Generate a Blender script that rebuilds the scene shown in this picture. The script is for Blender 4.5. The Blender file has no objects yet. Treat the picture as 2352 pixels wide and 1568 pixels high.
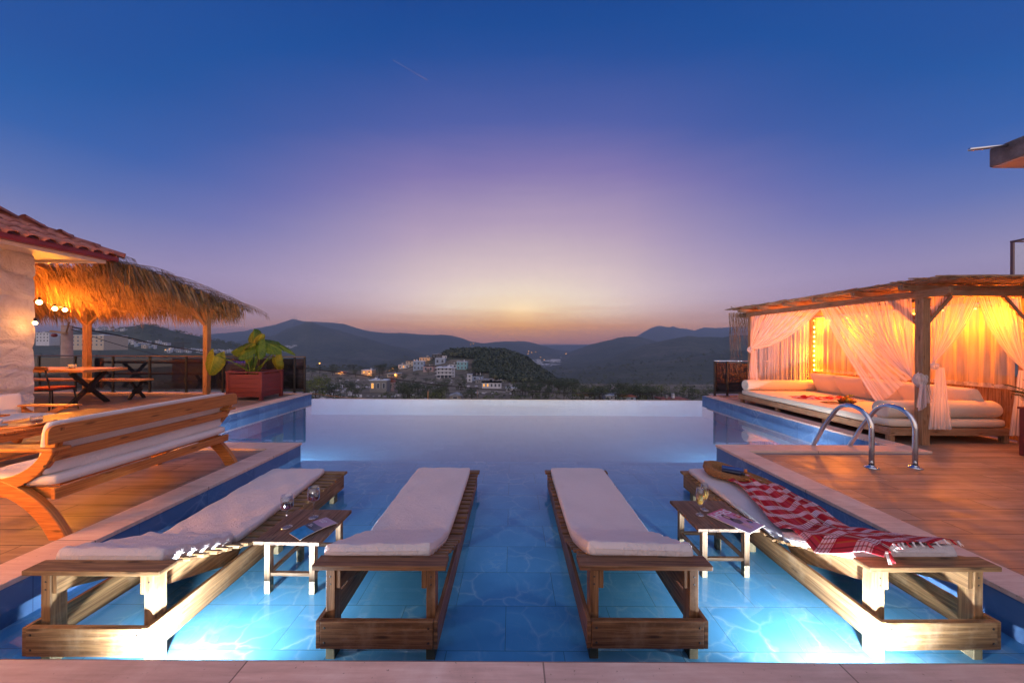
import bpy, math, random
import numpy as np
from mathutils import Vector, Matrix
R = math.radians
rnd = random.Random(7)
scene = bpy.context.scene
col = scene.collection
# ------------------------------------------------------------------ camera
CZ = 1.4
cam_d = bpy.data.cameras.new('camera'); cam = bpy.data.objects.new('camera', cam_d); col.objects.link(cam)
cam.location = (0, 0, CZ); cam.rotation_euler = (R(90), -0.0047, 0)
cam_d.lens = 12.0; cam_d.sensor_width = 36.0; cam_d.shift_y = 4 / 2352
cam_d.clip_start = 0.05; cam_d.clip_end = 90000
scene.camera = cam
# ------------------------------------------------------------------ view
scene.view_settings.view_transform = 'Standard'; scene.view_settings.look = 'None'
scene.view_settings.exposure = 0.0; scene.view_settings.gamma = 1.0
scene.cycles.use_denoising = True
scene.cycles.max_bounces = 7; scene.cycles.diffuse_bounces = 3; scene.cycles.glossy_bounces = 4
scene.cycles.transmission_bounces = 6; scene.cycles.transparent_max_bounces = 14
scene.cycles.volume_bounces = 0; scene.cycles.caustics_reflective = False; scene.cycles.caustics_refractive = False
scene.cycles.sample_clamp_indirect = 6.0
# ------------------------------------------------------------------ node helpers
def s2l(c):
    return tuple(((v/255)/12.92 if v/255 <= .04045 else ((v/255+.055)/1.055)**2.4) for v in c)
class NT:
    def __init__(s, nt): s.nt = nt; nt.nodes.clear()
    def n(s, typ, **kw):
        nd = s.nt.nodes.new(typ)
        ins = kw.pop('ins', {})
        for k, v in kw.items(): setattr(nd, k, v)
        for k, v in ins.items(): s.put(nd.inputs[k], v)
        return nd
    def put(s, sock, v):
        if hasattr(v, 'is_output'): s.nt.links.new(v, sock)
        elif hasattr(v, 'outputs'): s.nt.links.new(v.outputs[0], sock)
        else:
            if isinstance(v, (tuple, list)) and sock.type == 'RGBA' and len(v) == 3: v = (*v, 1)
            sock.default_value = v
    def m(s, op, a, b=0.0, c=None, clamp=False):
        nd = s.n('ShaderNodeMath', operation=op, use_clamp=clamp); s.put(nd.inputs[0], a); s.put(nd.inputs[1], b)
        if c is not None: s.put(nd.inputs[2], c)
        return nd.outputs[0]
    def mix(s, f, a, b, mode='MIX'):
        nd = s.n('ShaderNodeMix', data_type='RGBA', blend_type=mode)
        s.put(nd.inputs[0], f); s.put(nd.inputs[6], a); s.put(nd.inputs[7], b); return nd.outputs[2]
    def ramp(s, f, stops, interp='LINEAR'):
        nd = s.n('ShaderNodeValToRGB'); cr = nd.color_ramp; cr.interpolation = interp
        while len(cr.elements) < len(stops): cr.elements.new(0.5)
        for e, (p, c) in zip(cr.elements, stops):
            e.position = p; e.color = (*c, 1) if isinstance(c, (tuple, list)) else (c, c, c, 1)
        s.put(nd.inputs[0], f); return nd.outputs[0]
    def noise(s, vec, scale=5, detail=4, rough=.55, dist=0.0, dim='3D'):
        nd = s.n('ShaderNodeTexNoise', noise_dimensions=dim); s.put(nd.inputs['Vector'], vec)
        nd.inputs['Scale'].default_value = scale; nd.inputs['Detail'].default_value = detail
        nd.inputs['Roughness'].default_value = rough; nd.inputs['Distortion'].default_value = dist
        return nd.outputs[0]
    def vmul(s, v, t):
        nd = s.n('ShaderNodeMapping'); s.put(nd.inputs['Vector'], v); nd.inputs['Scale'].default_value = t; return nd.outputs[0]
    def coord(s, k='Object'): return s.n('ShaderNodeTexCoord').outputs[k]
    def geo(s): return s.n('ShaderNodeNewGeometry').outputs['Position']
    def bump(s, h, strength=.3, dist=.01):
        nd = s.n('ShaderNodeBump'); s.put(nd.inputs['Height'], h); nd.inputs['Strength'].default_value = strength
        nd.inputs['Distance'].default_value = dist; return nd.outputs[0]
    def out(s, sh, vol=None):
        o = s.n('ShaderNodeOutputMaterial')
        if sh is not None: s.nt.links.new(sh.outputs[0] if hasattr(sh, 'outputs') else sh, o.inputs[0])
        if vol is not None: s.nt.links.new(vol.outputs[0], o.inputs[1])
    def bsdf(s, color, rough=.5, metal=0, normal=None, spec=.5, **kw):
        b = s.n('ShaderNodeBsdfPrincipled'); s.put(b.inputs['Base Color'], color); s.put(b.inputs['Roughness'], rough)
        b.inputs['Metallic'].default_value = metal; b.inputs['Specular IOR Level'].default_value = spec
        if normal is not None: s.put(b.inputs['Normal'], normal)
        for k, v in kw.items(): s.put(b.inputs[k], v)
        return b
def newmat(name):
    m = bpy.data.materials.new(name); m.use_nodes = True; return m, NT(m.node_tree)
# ------------------------------------------------------------------ world: dusk sky
world = bpy.data.worlds.new('World'); scene.world = world; world.use_nodes = True
w = NT(world.node_tree)
d = w.coord('Generated')
nv = w.n('ShaderNodeVectorMath', operation='NORMALIZE', ins={0: d})
sx = w.n('ShaderNodeSeparateXYZ', ins={0: nv})
DX, DY, DZ = sx.outputs
el = w.m('MULTIPLY', w.m('ARCSINE', w.m('MAXIMUM', w.m('MINIMUM', DZ, .9999), -.9999)), 57.2958)
az = w.m('MULTIPLY', w.m('ARCTAN2', DX, DY), 57.2958)
az = w.m('SUBTRACT', az, 1.5)
aaz = w.m('ABSOLUTE', az)
wz = w.m('MULTIPLY', aaz, .49)
wz = w.m('ADD', wz, w.m('MULTIPLY', w.m('POWER', w.m('MAXIMUM', w.m('SUBTRACT', aaz, 30.0), 0), 1.5), .012))
lay = w.noise(w.vmul(d, (1.6, 1.6, 26)), 2.2, 4, .55)
wide = w.noise(w.vmul(d, (1, 1, 2)), 1.7, 3, .5)
el2 = w.m('ADD', el, w.m('ADD', w.m('MULTIPLY', w.m('SUBTRACT', lay, .5), 1.6), w.m('MULTIPLY', w.m('SUBTRACT', wide, .5), 3.0)))
elp = w.m('MAXIMUM', w.m('SUBTRACT', el2, 2.5), 0)
r = w.m('SQRT', w.m('ADD', w.m('POWER', wz, 2), w.m('POWER', elp, 2)))
SK = [(0, (248,214,168)), (4, (242,218,186)), (7, (232,212,196)), (10.5, (215,193,194)), (14, (196,175,188)), (17.3, (178,157,184)), (24.5, (131,119,173)), (30.5, (82,96,164)), (37.5, (42,80,152)), (43, (12,70,142)), (60, (0,70,140))]
skyc = w.ramp(w.m('DIVIDE', r, 60.0), [(p/60, s2l(c)) for p, c in SK])
# away from the sun's azimuth the blue turns cleaner and more cyan
side = w.ramp(w.m('DIVIDE', el, 45.0), [(.0, s2l((150,128,145))), (.1, s2l((158,138,160))), (.19, s2l((164,151,177))), (.33, s2l((100,119,176))), (.45, s2l((48,98,170))), (.62, s2l((0,83,156))), (1, s2l((0,76,150)))])
skyc = w.mix(w.ramp(w.m('DIVIDE', aaz, 70.0), [(.25, 0.0), (.62, .5), (.9, .85)]), skyc, side)
glint = w.m('EXPONENT', w.m('MULTIPLY', w.m('ADD', w.m('POWER', w.m('MULTIPLY', az, .55), 2), w.m('POWER', w.m('MULTIPLY', w.m('SUBTRACT', el, 5.2), 1.1), 2)), -.35))
hz = w.ramp(w.m('DIVIDE', aaz, 60.0), [(0, s2l((208,148,104))), (.2, s2l((194,140,116))), (.6, s2l((158,126,130))), (1, s2l((150,128,145)))])
fh = w.ramp(w.m('DIVIDE', w.m('ADD', el, w.m('MULTIPLY', w.m('SUBTRACT', lay, .5), 2.2)), 12.0), [(0, 1.0), (.22, .95), (.38, .55), (.52, .15), (.68, 0.0)])
skyc = w.mix(fh, skyc, hz)
skyc = w.mix(w.ramp(w.m('DIVIDE', el, 4.0), [(0, 1.0), (.2, .8), (.75, 0.0)]), skyc, s2l((156,118,124)))
skyc = w.mix(w.ramp(w.m('ADD', w.m('DIVIDE', el, 4.0), .5), [(.0, .55), (.75, 0.0)]), skyc, s2l((150,118,124)))
# the sky is seen through the evening air of the valley: what that air takes away near the horizon is part of the sky's own brightness
KH, HTOP, HFAR = .00022, 349.0, 9300.0
pl_ = w.m('MINIMUM', w.m('DIVIDE', HTOP, w.m('MAXIMUM', DZ, .001)), w.m('DIVIDE', HFAR, w.m('MAXIMUM', w.m('ABSOLUTE', DY), .55)))
Tt = w.m('MAXIMUM', w.m('EXPONENT', w.m('MULTIPLY', pl_, -KH)), .135)
air = w.n('ShaderNodeVectorMath', operation='SCALE', ins={0: (.120,.120,.190)}); w.put(air.inputs[3], w.m('SUBTRACT', 1.0, Tt))
cor = w.n('ShaderNodeVectorMath', operation='SUBTRACT', ins={0: skyc, 1: air.outputs[0]})
inv = w.n('ShaderNodeVectorMath', operation='SCALE', ins={0: cor.outputs[0]}); w.put(inv.inputs[3], w.m('DIVIDE', 1.0, Tt))
mxv = w.n('ShaderNodeVectorMath', operation='MAXIMUM', ins={0: inv.outputs[0], 1: (0, 0, 0)})
gl_add = w.n('ShaderNodeVectorMath', operation='SCALE', ins={0: (.30,.21,.06)}); w.put(gl_add.inputs[3], glint)
mxv = w.n('ShaderNodeVectorMath', operation='ADD', ins={0: mxv.outputs[0], 1: gl_add.outputs[0]})
up_f = w.ramp(w.m('ADD', w.m('DIVIDE', el, 4.0), .5), [(.45, 0.0), (.5, 1.0)])
skyc = w.mix(up_f, skyc, mxv.outputs[0])
# unseen half of the sky behind the viewer, brightened and warmed as fill light
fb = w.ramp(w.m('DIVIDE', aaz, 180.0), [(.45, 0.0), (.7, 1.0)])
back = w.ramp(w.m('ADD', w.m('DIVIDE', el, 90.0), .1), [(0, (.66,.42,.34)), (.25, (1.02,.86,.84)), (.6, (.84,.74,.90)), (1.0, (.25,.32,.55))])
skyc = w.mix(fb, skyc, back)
sun_g = w.n('ShaderNodeTexSky', sky_type='NISHITA', sun_disc=False, sun_elevation=R(2.0), sun_rotation=R(1.5), altitude=150, air_density=1.0, dust_density=2.0)
skyc = w.mix(1.0, skyc, w.mix(1.0, sun_g.outputs[0], (.0006,.0006,.0006,1), 'MULTIPLY'), 'ADD')
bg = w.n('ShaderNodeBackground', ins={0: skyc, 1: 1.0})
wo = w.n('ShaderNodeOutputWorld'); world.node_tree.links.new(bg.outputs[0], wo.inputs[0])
# the sun has set: the dusk sky and the lamps, some added out of view, give all the light
# ------------------------------------------------------------------ pixel helpers (points of the photo at real heights / depths)
def _t(x, y): return 1176 + (x-1176) + (y-784)*.0047, y - (x-1176)*.0047
def P(x, y, z):
    x, y = _t(x, y); Y = 784*(CZ-z)/(y-788); return Vector(((x-1176)/784*Y, Y, z))
def Q(x, y, Y):
    x, y = _t(x, y); return Vector(((x-1176)/784*Y, Y, CZ-(y-788)/784*Y))
def vnoise(x, y, seed=0):
    xi = np.floor(x).astype(np.int64); yi = np.floor(y).astype(np.int64); fx = x-xi; fy = y-yi; fx = fx*fx*(3-2*fx); fy = fy*fy*(3-2*fy)
    def h(a, b): n = (a*374761393+b*668265263+seed*1442695)&0x7fffffff; n = (n^(n>>13))*1274126177 & 0x7fffffff; return ((n^(n>>16))&0xffff)/65535.0
    return (h(xi,yi)*(1-fx)+h(xi+1,yi)*fx)*(1-fy)+(h(xi,yi+1)*(1-fx)+h(xi+1,yi+1)*fx)*fy
def fbm(x, y, o=5, seed=0):
    s = 0; a = .5
    for k in range(o): s = s+a*(vnoise(x*2**k, y*2**k, seed+k)-.5); a *= .55
    return s
# ------------------------------------------------------------------ mesh builder
class MB:
    def __init__(s): s.v = []; s.f = []; s.uv = []; s.sm = []
    def add(s, verts, faces, uvs=None, smooth=False):
        o = len(s.v); s.v += [tuple(v) for v in verts]
        for i, f in enumerate(faces):
            s.f.append([a+o for a in f]); s.sm.append(smooth)
            s.uv.append(uvs[i] if uvs else [(0, 0)]*len(f))
        return s
    def obox(s, c, h, M=None):
        """box centre c, half sizes h, optional rotation matrix; uv u runs along its longest side"""
        ax = sorted(range(3), key=lambda i: -h[i]); L = ax[0]
        ou, ov = rnd.uniform(0, 50), rnd.uniform(0, 50)
        vs = []; loc = []
        for i in (-1, 1):
            for j in (-1, 1):
                for k in (-1, 1):
                    p = Vector((i*h[0], j*h[1], k*h[2])); loc.append(p)
                    vs.append((M @ p if M else p) + Vector(c))
        fs = [(0,1,3,2), (4,6,7,5), (0,4,5,1), (2,3,7,6), (0,2,6,4), (1,5,7,3)]
        nrm = [0, 0, 1, 1, 2, 2]; uvs = []
        for f, a in zip(fs, nrm):
            oth = [i for i in range(3) if i != a]
            if a == L: ua, va, end = oth[0], oth[1], True
            else: ua = L; va = [i for i in oth if i != L][0]; end = False
            uvs.append([(loc[q][ua]+ou+(7 if end else 0), loc[q][va]+ov+a*3) for q in f])
        return s.add(vs, fs, uvs)
    def box(s, x0, x1, y0, y1, z0, z1):
        return s.obox(((x0+x1)/2, (y0+y1)/2, (z0+z1)/2), (abs(x1-x0)/2, abs(y1-y0)/2, abs(z1-z0)/2))
    def bar(s, a, b, w, t, up=(0, 0, 1)):
        a = Vector(a); b = Vector(b); x = (b-a).normalized(); u = Vector(up)
        y = u.cross(x)
        if y.length < 1e-4: y = Vector((1, 0, 0)).cross(x)
        y.normalize(); z = x.cross(y)
        M = Matrix((x, y, z)).transposed()
        return s.obox((a+b)/2, ((b-a).length/2, w/2, t/2), M)
    def prism(s, poly, axis, lo, hi):
        """poly in the two other axes (order x,y,z without axis), extruded along axis"""
        n = len(poly); oth = [i for i in range(3) if i != axis]
        def mk(p, t):
            v = [0, 0, 0]; v[oth[0]], v[oth[1]] = p; v[axis] = t; return v
        vs = [mk(p, lo) for p in poly] + [mk(p, hi) for p in poly]
        fs = [list(range(n))[::-1], [i+n for i in range(n)]]
        ou = rnd.uniform(0, 50)
        uv = [[(poly[i][0]+ou, poly[i][1]) for i in f] for f in (list(range(n))[::-1], range(n))]
        for i in range(n):
            j = (i+1) % n; fs.append([i, j, j+n, i+n])
            L = math.dist(poly[i], poly[j]); uv.append([(ou, 0), (ou+L, 0), (ou+L, hi-lo), (ou, hi-lo)])
        return s.add(vs, fs, uv)
    def tube(s, pts, r, n=8, cap=True, closed=False):
        pts = [Vector(p) for p in pts]; N = len(pts); rr = r if isinstance(r, (list, tuple)) else [r]*N
        vs = []; prev = None; L = 0; Ls = []
        for i, p in enumerate(pts):
            if closed: t = pts[(i+1) % N]-pts[i-1]
            else: t = pts[min(i+1, N-1)]-pts[max(i-1, 0)]
            t.normalize()
            if prev is None:
                a = Vector((0, 0, 1)) if abs(t.z) < .9 else Vector((1, 0, 0)); u = t.cross(a).normalized()
            else: u = (prev - t*prev.dot(t)); u = u.normalized() if u.length > 1e-6 else t.orthogonal().normalized()
            prev = u; v = t.cross(u)
            if i: L += (pts[i]-pts[i-1]).length
            Ls.append(L)
            for k in range(n):
                a = 2*math.pi*k/n; vs.append(p + (u*math.cos(a)+v*math.sin(a))*rr[i])
        fs = []; uv = []
        for i in range(N if closed else N-1):
            j = (i+1) % N
            for k in range(n):
                l = (k+1) % n; fs.append((i*n+k, i*n+l, j*n+l, j*n+k))
                c = 2*math.pi*rr[i]/n; uv.append([(Ls[i], k*c), (Ls[i], (k+1)*c), (Ls[j], (k+1)*c), (Ls[j], k*c)])
        if cap and not closed:
            fs += [list(range(n))[::-1], [(N-1)*n+k for k in range(n)]]; uv += [[(0, 0)]*n]*2
        return s.add(vs, fs, uv, True)
    def lathe(s, prof, c=(0, 0, 0), n=24, M=None):
        vs = []; c = Vector(c)
        for r_, z in prof:
            for k in range(n):
                a = 2*math.pi*k/n; p = Vector((r_*math.cos(a), r_*math.sin(a), z)); vs.append((M @ p if M else p)+c)
        fs = [(i*n+k, i*n+(k+1) % n, (i+1)*n+(k+1) % n, (i+1)*n+k) for i in range(len(prof)-1) for k in range(n)]
        return s.add(vs, fs, None, True)
    def sphere(s, c, r, n=10, sc=(1, 1, 1)):
        prof = [(max(math.sin(math.pi*i/n), 1e-4)*r, -math.cos(math.pi*i/n)*r) for i in range(n+1)]
        M = Matrix.Diagonal(sc); return s.lathe(prof, c, n*2, M)
    def grid(s, fn, nu, nv, smooth=True):
        vs = [fn(i/nu, j/nv) for j in range(nv+1) for i in range(nu+1)]
        fs = [(j*(nu+1)+i, j*(nu+1)+i+1, (j+1)*(nu+1)+i+1, (j+1)*(nu+1)+i) for j in range(nv) for i in range(nu)]
        uv = [[(i/nu, j/nv), ((i+1)/nu, j/nv), ((i+1)/nu, (j+1)/nv), (i/nu, (j+1)/nv)] for j in range(nv) for i in range(nu)]
        return s.add(vs, fs, uv, smooth)
    def pillow(s, w, l, t, pw=14, fn=None, nu=24, nv=30, top=1.0, bot=1.0, noise=0.0):
        """closed cushion, plan w x l, thickness t; fn maps (x, y, z) to the world"""
        q = 1.0/ (pw*.35)
        ph = [rnd.uniform(0, 6) for _ in range(6)]
        def sp(a):   # denser samples near the rim
            return math.copysign(1-(1-abs(a))**1.8, a)
        def h(u, v):
            return max(0, (1-abs(u)**pw))**max(q, .28 if pw < 20 else .13) * max(0, (1-abs(v)**pw))**max(q, .28 if pw < 20 else .13)
        def wob(u, v):
            return noise*(math.sin(u*7+ph[0]+v*3)*math.sin(v*11+ph[1])+.6*math.sin(u*17+v*9+ph[2])*math.sin(v*23-u*5+ph[3]))
        f = fn or (lambda x, y, z: (x, y, z)); N = (nu+1)*(nv+1)
        def corner(u, v):
            k = 1-.035*(abs(u)*abs(v))**6; return u*k, v*k
        vs = []
        for sg in (1, -1):
            for j in range(nv+1):
                for i in range(nu+1):
                    u, v = sp(2*i/nu-1), sp(2*j/nv-1); hh = h(u, v); cu, cv = corner(u, v)
                    z = t/2*hh*(top if sg > 0 else -bot)
                    if sg > 0: z += wob(u, v)*hh
                    vs.append(f(cu*w/2, cv*l/2, z))
        fs = []; uv = []
        for sg in (0, 1):
            for j in range(nv):
                for i in range(nu):
                    a = sg*N+j*(nu+1)+i; q4 = [a, a+1, a+nu+2, a+nu+1]
                    if sg: q4 = q4[::-1]
                    fs.append(q4); uv.append([(i/nu*w, j/nv*l)]*4)
        # weld the rim by adding thin wall faces
        rim = [j*(nu+1) for j in range(nv+1)]
        o = len(s.v); s.add(vs, fs, uv, True)
        return s
    def build(s, name, mat, parent=None, bevel=0, weld=False, solid=0, loc=None, autosmooth=None):
        me = bpy.data.meshes.new(name); me.from_pydata(s.v, [], s.f)
        uvl = me.uv_layers.new(name='UVMap')
        flat = [c for f in s.uv for p in f for c in p]
        uvl.data.foreach_set('uv', flat)
        me.polygons.foreach_set('use_smooth', s.sm)
        if isinstance(mat, list):
            for m_ in mat: me.materials.append(m_)
        elif mat: me.materials.append(mat)
        me.update()
        ob = bpy.data.objects.new(name, me); col.objects.link(ob)
        if weld:
            md = ob.modifiers.new('w', 'WELD'); md.merge_threshold = 1e-4
        if bevel:
            md = ob.modifiers.new('b', 'BEVEL'); md.width = bevel; md.segments = 2; md.limit_method = 'ANGLE'
        if solid:
            md = ob.modifiers.new('s', 'SOLIDIFY'); md.thickness = solid
        if parent: ob.parent = parent
        if loc: ob.location = loc
        return ob
def tag(o, label=None, cat=None, group=None, kind=None):
    if label: o['label'] = label
    if cat: o['category'] = cat
    if group: o['group'] = group
    if kind: o['kind'] = kind
    return o
def thing(name, label, cat, loc=(0, 0, 0), rz=0, group=None):
    o = bpy.data.objects.new(name, None); col.objects.link(o); o.location = loc; o.rotation_euler = (0, 0, rz)
    o.empty_display_size = .1
    return tag(o, label, cat, group)
def struct(name, mb, mat, **kw):
    return tag(mb.build(name, mat, **kw), kind='structure')
KIDS = {}
def copy_tree(o, parent=None):
    c = o.copy(); col.objects.link(c); c.parent = parent
    if parent is not None: c.matrix_parent_inverse = o.matrix_parent_inverse
    for ch in [x for x in list(bpy.data.objects) if x.parent == o]: copy_tree(ch, c)
    return c
def light(name, kind, loc, energy, color, size=.1, **kw):
    l = bpy.data.lights.new(name, kind); l.energy = energy; l.color = color
    if kind == 'AREA': l.size = size
    else: l.shadow_soft_size = size
    for k, v in kw.items(): setattr(l, k, v)
    o = bpy.data.objects.new(name, l); col.objects.link(o); o.location = loc; return o
# ================================================================== materials
def wood(name, dark, lite, rough=.55, grain=1.0, knots=True, bump=.25, bleach=None, wet=False):
    m, n = newmat(name); uv = n.coord('UV')
    v1 = n.vmul(uv, (1.6*grain, 34*grain, 1)); v2 = n.vmul(uv, (.7, 7, 1)); v3 = n.vmul(uv, (6, 160, 1))
    a = n.noise(v1, 1.0, 5, .6, .6, '2D'); b = n.noise(v2, 1.3, 3, .6, 1.5, '2D'); c = n.noise(v3, 1.0, 2, .5, 0, '2D')
    wv = n.n('ShaderNodeTexWave', wave_type='BANDS', bands_direction='Y', ins={0: n.vmul(uv, (.5, 5, 1))})
    wv.inputs['Scale'].default_value = 2; wv.inputs['Distortion'].default_value = 9; wv.inputs['Detail'].default_value = 3
    f = n.m('ADD', n.m('MULTIPLY', a, .45), n.m('ADD', n.m('MULTIPLY', b, .3), n.m('MULTIPLY', wv.outputs[1], .14)))
    cc = n.ramp(f, [(.28, dark), (.62, lite)])
    cc = n.mix(n.ramp(c, [(.35, .45), (.6, 0.0)]), cc, tuple(x*.45 for x in dark))
    if knots:
        vo = n.n('ShaderNodeTexVoronoi', voronoi_dimensions='2D', ins={0: n.vmul(uv, (1.5, 7, 1))}); vo.inputs['Scale'].default_value = 1.2
        cc = n.mix(n.ramp(vo.outputs[0], [(.035, .85), (.09, 0.0)]), cc, tuple(x*.3 for x in dark))
    if bleach:
        g = n.noise(n.coord('Object'), 6, 5, .7); cc = n.mix(n.ramp(g, [(.52, 0.0), (.75, .5)]), cc, bleach)
    if wet:   # soaked, algae-stained foot of the legs
        zc = n.n('ShaderNodeSeparateXYZ', ins={0: n.geo()}).outputs[2]; wf = n.ramp(n.m('ADD', n.m('MULTIPLY', zc, 10.0), n.m('ADD', n.m('MULTIPLY', a, .25), 2.0)), [(.30, .75), (.42, .0)]); cc = n.mix(wf, cc, (.085,.085,.055))
    h = n.m('ADD', n.m('MULTIPLY', a, .6), n.m('MULTIPLY', c, .4))
    n.out(n.bsdf(cc, rough, normal=n.bump(h, bump, .004), spec=.35)); return m
M_lounger = wood('stained_wood', (.135,.068,.030), (.38,.225,.100), .6, bleach=(.42,.31,.20), wet=True)
M_lounger2 = wood('stained_wood_red', (.085,.038,.017), (.28,.140,.064), .5, bleach=(.32,.22,.15), wet=True)
M_table = wood('table_wood', (.17,.10,.055), (.42,.28,.17), .65, bleach=(.5,.42,.34), wet=True)
M_tabletop = wood('side_table_top', (.085,.047,.028), (.21,.128,.080), .6, bleach=(.3,.23,.18))
M_pine = wood('orange_pine', (.44,.145,.032), (.64,.25,.065), .42, 1.6, bump=.12)
M_perg = wood('pergola_pine', (.36,.16,.06), (.60,.33,.15), .55)
M_gaz = wood('gazebo_pine', (.26,.125,.06), (.50,.29,.17), .6, bleach=(.5,.4,.32))
M_top = wood('live_edge_pine', (.50,.22,.08), (.72,.40,.18), .35, bump=.1)
def plain(name, color, rough=.5, metal=0, spec=.5, nz=None, amp=.3, bumps=0, **kw):
    m, n = newmat(name); c = color; nrm = None
    if nz:
        g = n.noise(n.coord('Object'), nz, 6, .65)
        c = n.ramp(g, [(.3, tuple(x*(1-amp) for x in color)), (.7, tuple(min(1, x*(1+amp)) for x in color))])
        if bumps: nrm = n.bump(g, bumps, .02)
    n.out(n.bsdf(c, rough, metal, nrm, spec, **kw)); return m
def fabric(name, color, wr=.35, sc=5.0, trans=None):
    m, n = newmat(name); o = n.coord('Object')
    a = n.noise(n.vmul(o, (1, 1.6, 1)), sc, 4, .6, 1.2); b = n.noise(o, 260, 2, .5); c = n.noise(o, sc*.5, 2, .5)
    rd = n.ramp(n.noise(n.vmul(o, (1.0, 2.2, 1)), sc*1.6, 3, .5, 2.5), [(.44, 0.0), (.5, 1.0), (.56, 0.0)])
    h = n.m('ADD', n.m('ADD', n.m('MULTIPLY', a, .8), n.m('MULTIPLY', rd, .25)), n.m('MULTIPLY', b, .03))
    cc = n.mix(n.ramp(c, [(.35, 0.0), (.7, .6)]), color, tuple(x*.86 for x in color))
    n.out(n.bsdf(cc, .85, normal=n.bump(h, wr, .03), spec=.2, **{'Sheen Weight': .15})); return m
M_cush = fabric('cream_cushion', (.60,.555,.575), .42)
M_white = fabric('white_cotton', (.80,.74,.71), .3, 4)
M_mat = fabric('mattress_cotton', (.72,.60,.49), .25, 3)
# travertine coping
m, n = newmat('travertine'); M_trav = m; o = n.geo()
a = n.noise(n.vmul(o, (1.0, 1.0, 1)), 2.2, 6, .65, 1.0); b = n.noise(n.vmul(o, (5, 1.2, 5)), 9, 5, .7); pit = n.noise(n.vmul(o, (1, 1, 1)), 60, 3, .6)
stk = n.noise(n.vmul(o, (2.5, 30, 8)), 1.2, 5, .65)
c = n.ramp(n.m('ADD', n.m('MULTIPLY', a, .5), n.m('MULTIPLY', stk, .5)), [(.33, (.54,.36,.285)), (.5, (.72,.50,.41)), (.66, (.84,.66,.56))])
c = n.mix(n.ramp(n.m('MULTIPLY', pit, n.m('ADD', b, .5)), [(.25, .85), (.33, 0.0)]), c, (.16,.09,.06))
# slab joints every 1.2 m
def joint(n, sock, step, wd, off=0.0):
    f = n.m('FRACT', n.m('DIVIDE', n.m('ADD', sock, 100.0+off), step)); return n.m('LESS_THAN', f, wd/step)
sep = n.n('ShaderNodeSeparateXYZ', ins={0: o})
jt = n.m('MAXIMUM', joint(n, sep.outputs[1], .9, .007, .2), joint(n, sep.outputs[0], 1.3, .007, -.04))
c = n.mix(n.m('MULTIPLY', jt, .8), c, (.12,.08,.06))
cs_ = n.n('ShaderNodeCombineXYZ', ins={0: n.m('FLOOR', n.m('DIVIDE', n.m('ADD', sep.outputs[0], 99.96), 1.3)), 1: n.m('FLOOR', n.m('DIVIDE', n.m('ADD', sep.outputs[1], 100.2), .9)), 2: 1.0})
sw = n.n('ShaderNodeTexWhiteNoise', noise_dimensions='3D', ins={0: cs_})
c = n.mix(n.m('MULTIPLY', sw.outputs[0], .30), c, (.36,.25,.21))
n.out(n.bsdf(c, .62, normal=n.bump(n.m('SUBTRACT', n.m('MULTIPLY', pit, .5), n.m('MULTIPLY', jt, 1.0)), .35, .004), spec=.4))
def tiled(n, x, y, wd, dp, gap, shift=.5, ox=0.0, oy=0.0):
    """running bond: returns per-tile random, grout mask, 0..1 uv"""
    yy = n.m('DIVIDE', n.m('ADD', y, oy), dp); row = n.m('FLOOR', yy)
    sh = n.m('MULTIPLY', n.m('FLOORED_MODULO', row, 2.0), shift) if shift != 'rand' else n.m('FRACT', n.m('MULTIPLY', n.m('SINE', n.m('MULTIPLY', row, 12.9898)), 43758.5))
    xx = n.m('ADD', n.m('DIVIDE', n.m('ADD', x, ox), wd), sh); cx = n.m('FLOOR', xx)
    fx = n.m('FRACT', xx); fy = n.m('FRACT', yy)
    def edge(f, size): 
        dd = n.m('MULTIPLY', n.m('MINIMUM', f, n.m('SUBTRACT', 1.0, f)), size); return n.m('LESS_THAN', dd, gap/2)
    g = n.m('MAXIMUM', edge(fx, wd), edge(fy, dp))
    cv = n.n('ShaderNodeCombineXYZ', ins={0: cx, 1: row, 2: 3.3})
    wn = n.n('ShaderNodeTexWhiteNoise', noise_dimensions='3D', ins={0: cv}); return wn.outputs[0], wn.outputs[1], g
def deck_mat():
    m, n = newmat('wood_look_tile'); p = n.geo(); s_ = n.n('ShaderNodeSeparateXYZ', ins={0: p})
    rv, rc, g = tiled(n, s_.outputs[0], s_.outputs[1], 1.2, .2, .009, 'rand')
    off = n.n('ShaderNodeVectorMath', operation='SCALE', ins={0: rc}); off.inputs[3].default_value = 30
    pv = n.n('ShaderNodeVectorMath', operation='ADD', ins={0: p, 1: off.outputs[0]}).outputs[0]
    a = n.noise(n.vmul(pv, (1.3, 22, 1)), 1.0, 5, .62, .8); b = n.noise(n.vmul(pv, (.8, 5, 1)), 1.2, 3, .6, 1.0)
    f = n.m('ADD', n.m('MULTIPLY', a, .6), n.m('MULTIPLY', b, .4))
    c = n.ramp(f, [(.33, (.16,.105,.078)), (.5, (.29,.205,.16)), (.68, (.42,.32,.26))])
    c = n.mix(n.m('MULTIPLY', rv, .75), c, n.mix(.6, c, (.10,.058,.045)))
    st = n.noise(n.vmul(p, (1, 1, 1)), 1.1, 5, .6); c = n.mix(n.ramp(st, [(.5, 0.0), (.72, .35)]), c, (.35,.24,.18))
    c = n.mix(n.m('MULTIPLY', g, .9), c, (.035,.022,.018))
    rough = n.ramp(n.noise(p, 3.5, 5, .65), [(.35, .40), (.7, .60)])
    h = n.m('SUBTRACT', n.m('MULTIPLY', a, .35), n.m('MULTIPLY', g, 1.0))
    n.out(n.bsdf(c, rough, normal=n.bump(h, .22, .003), spec=.5)); return m
M_deck = deck_mat()
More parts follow.
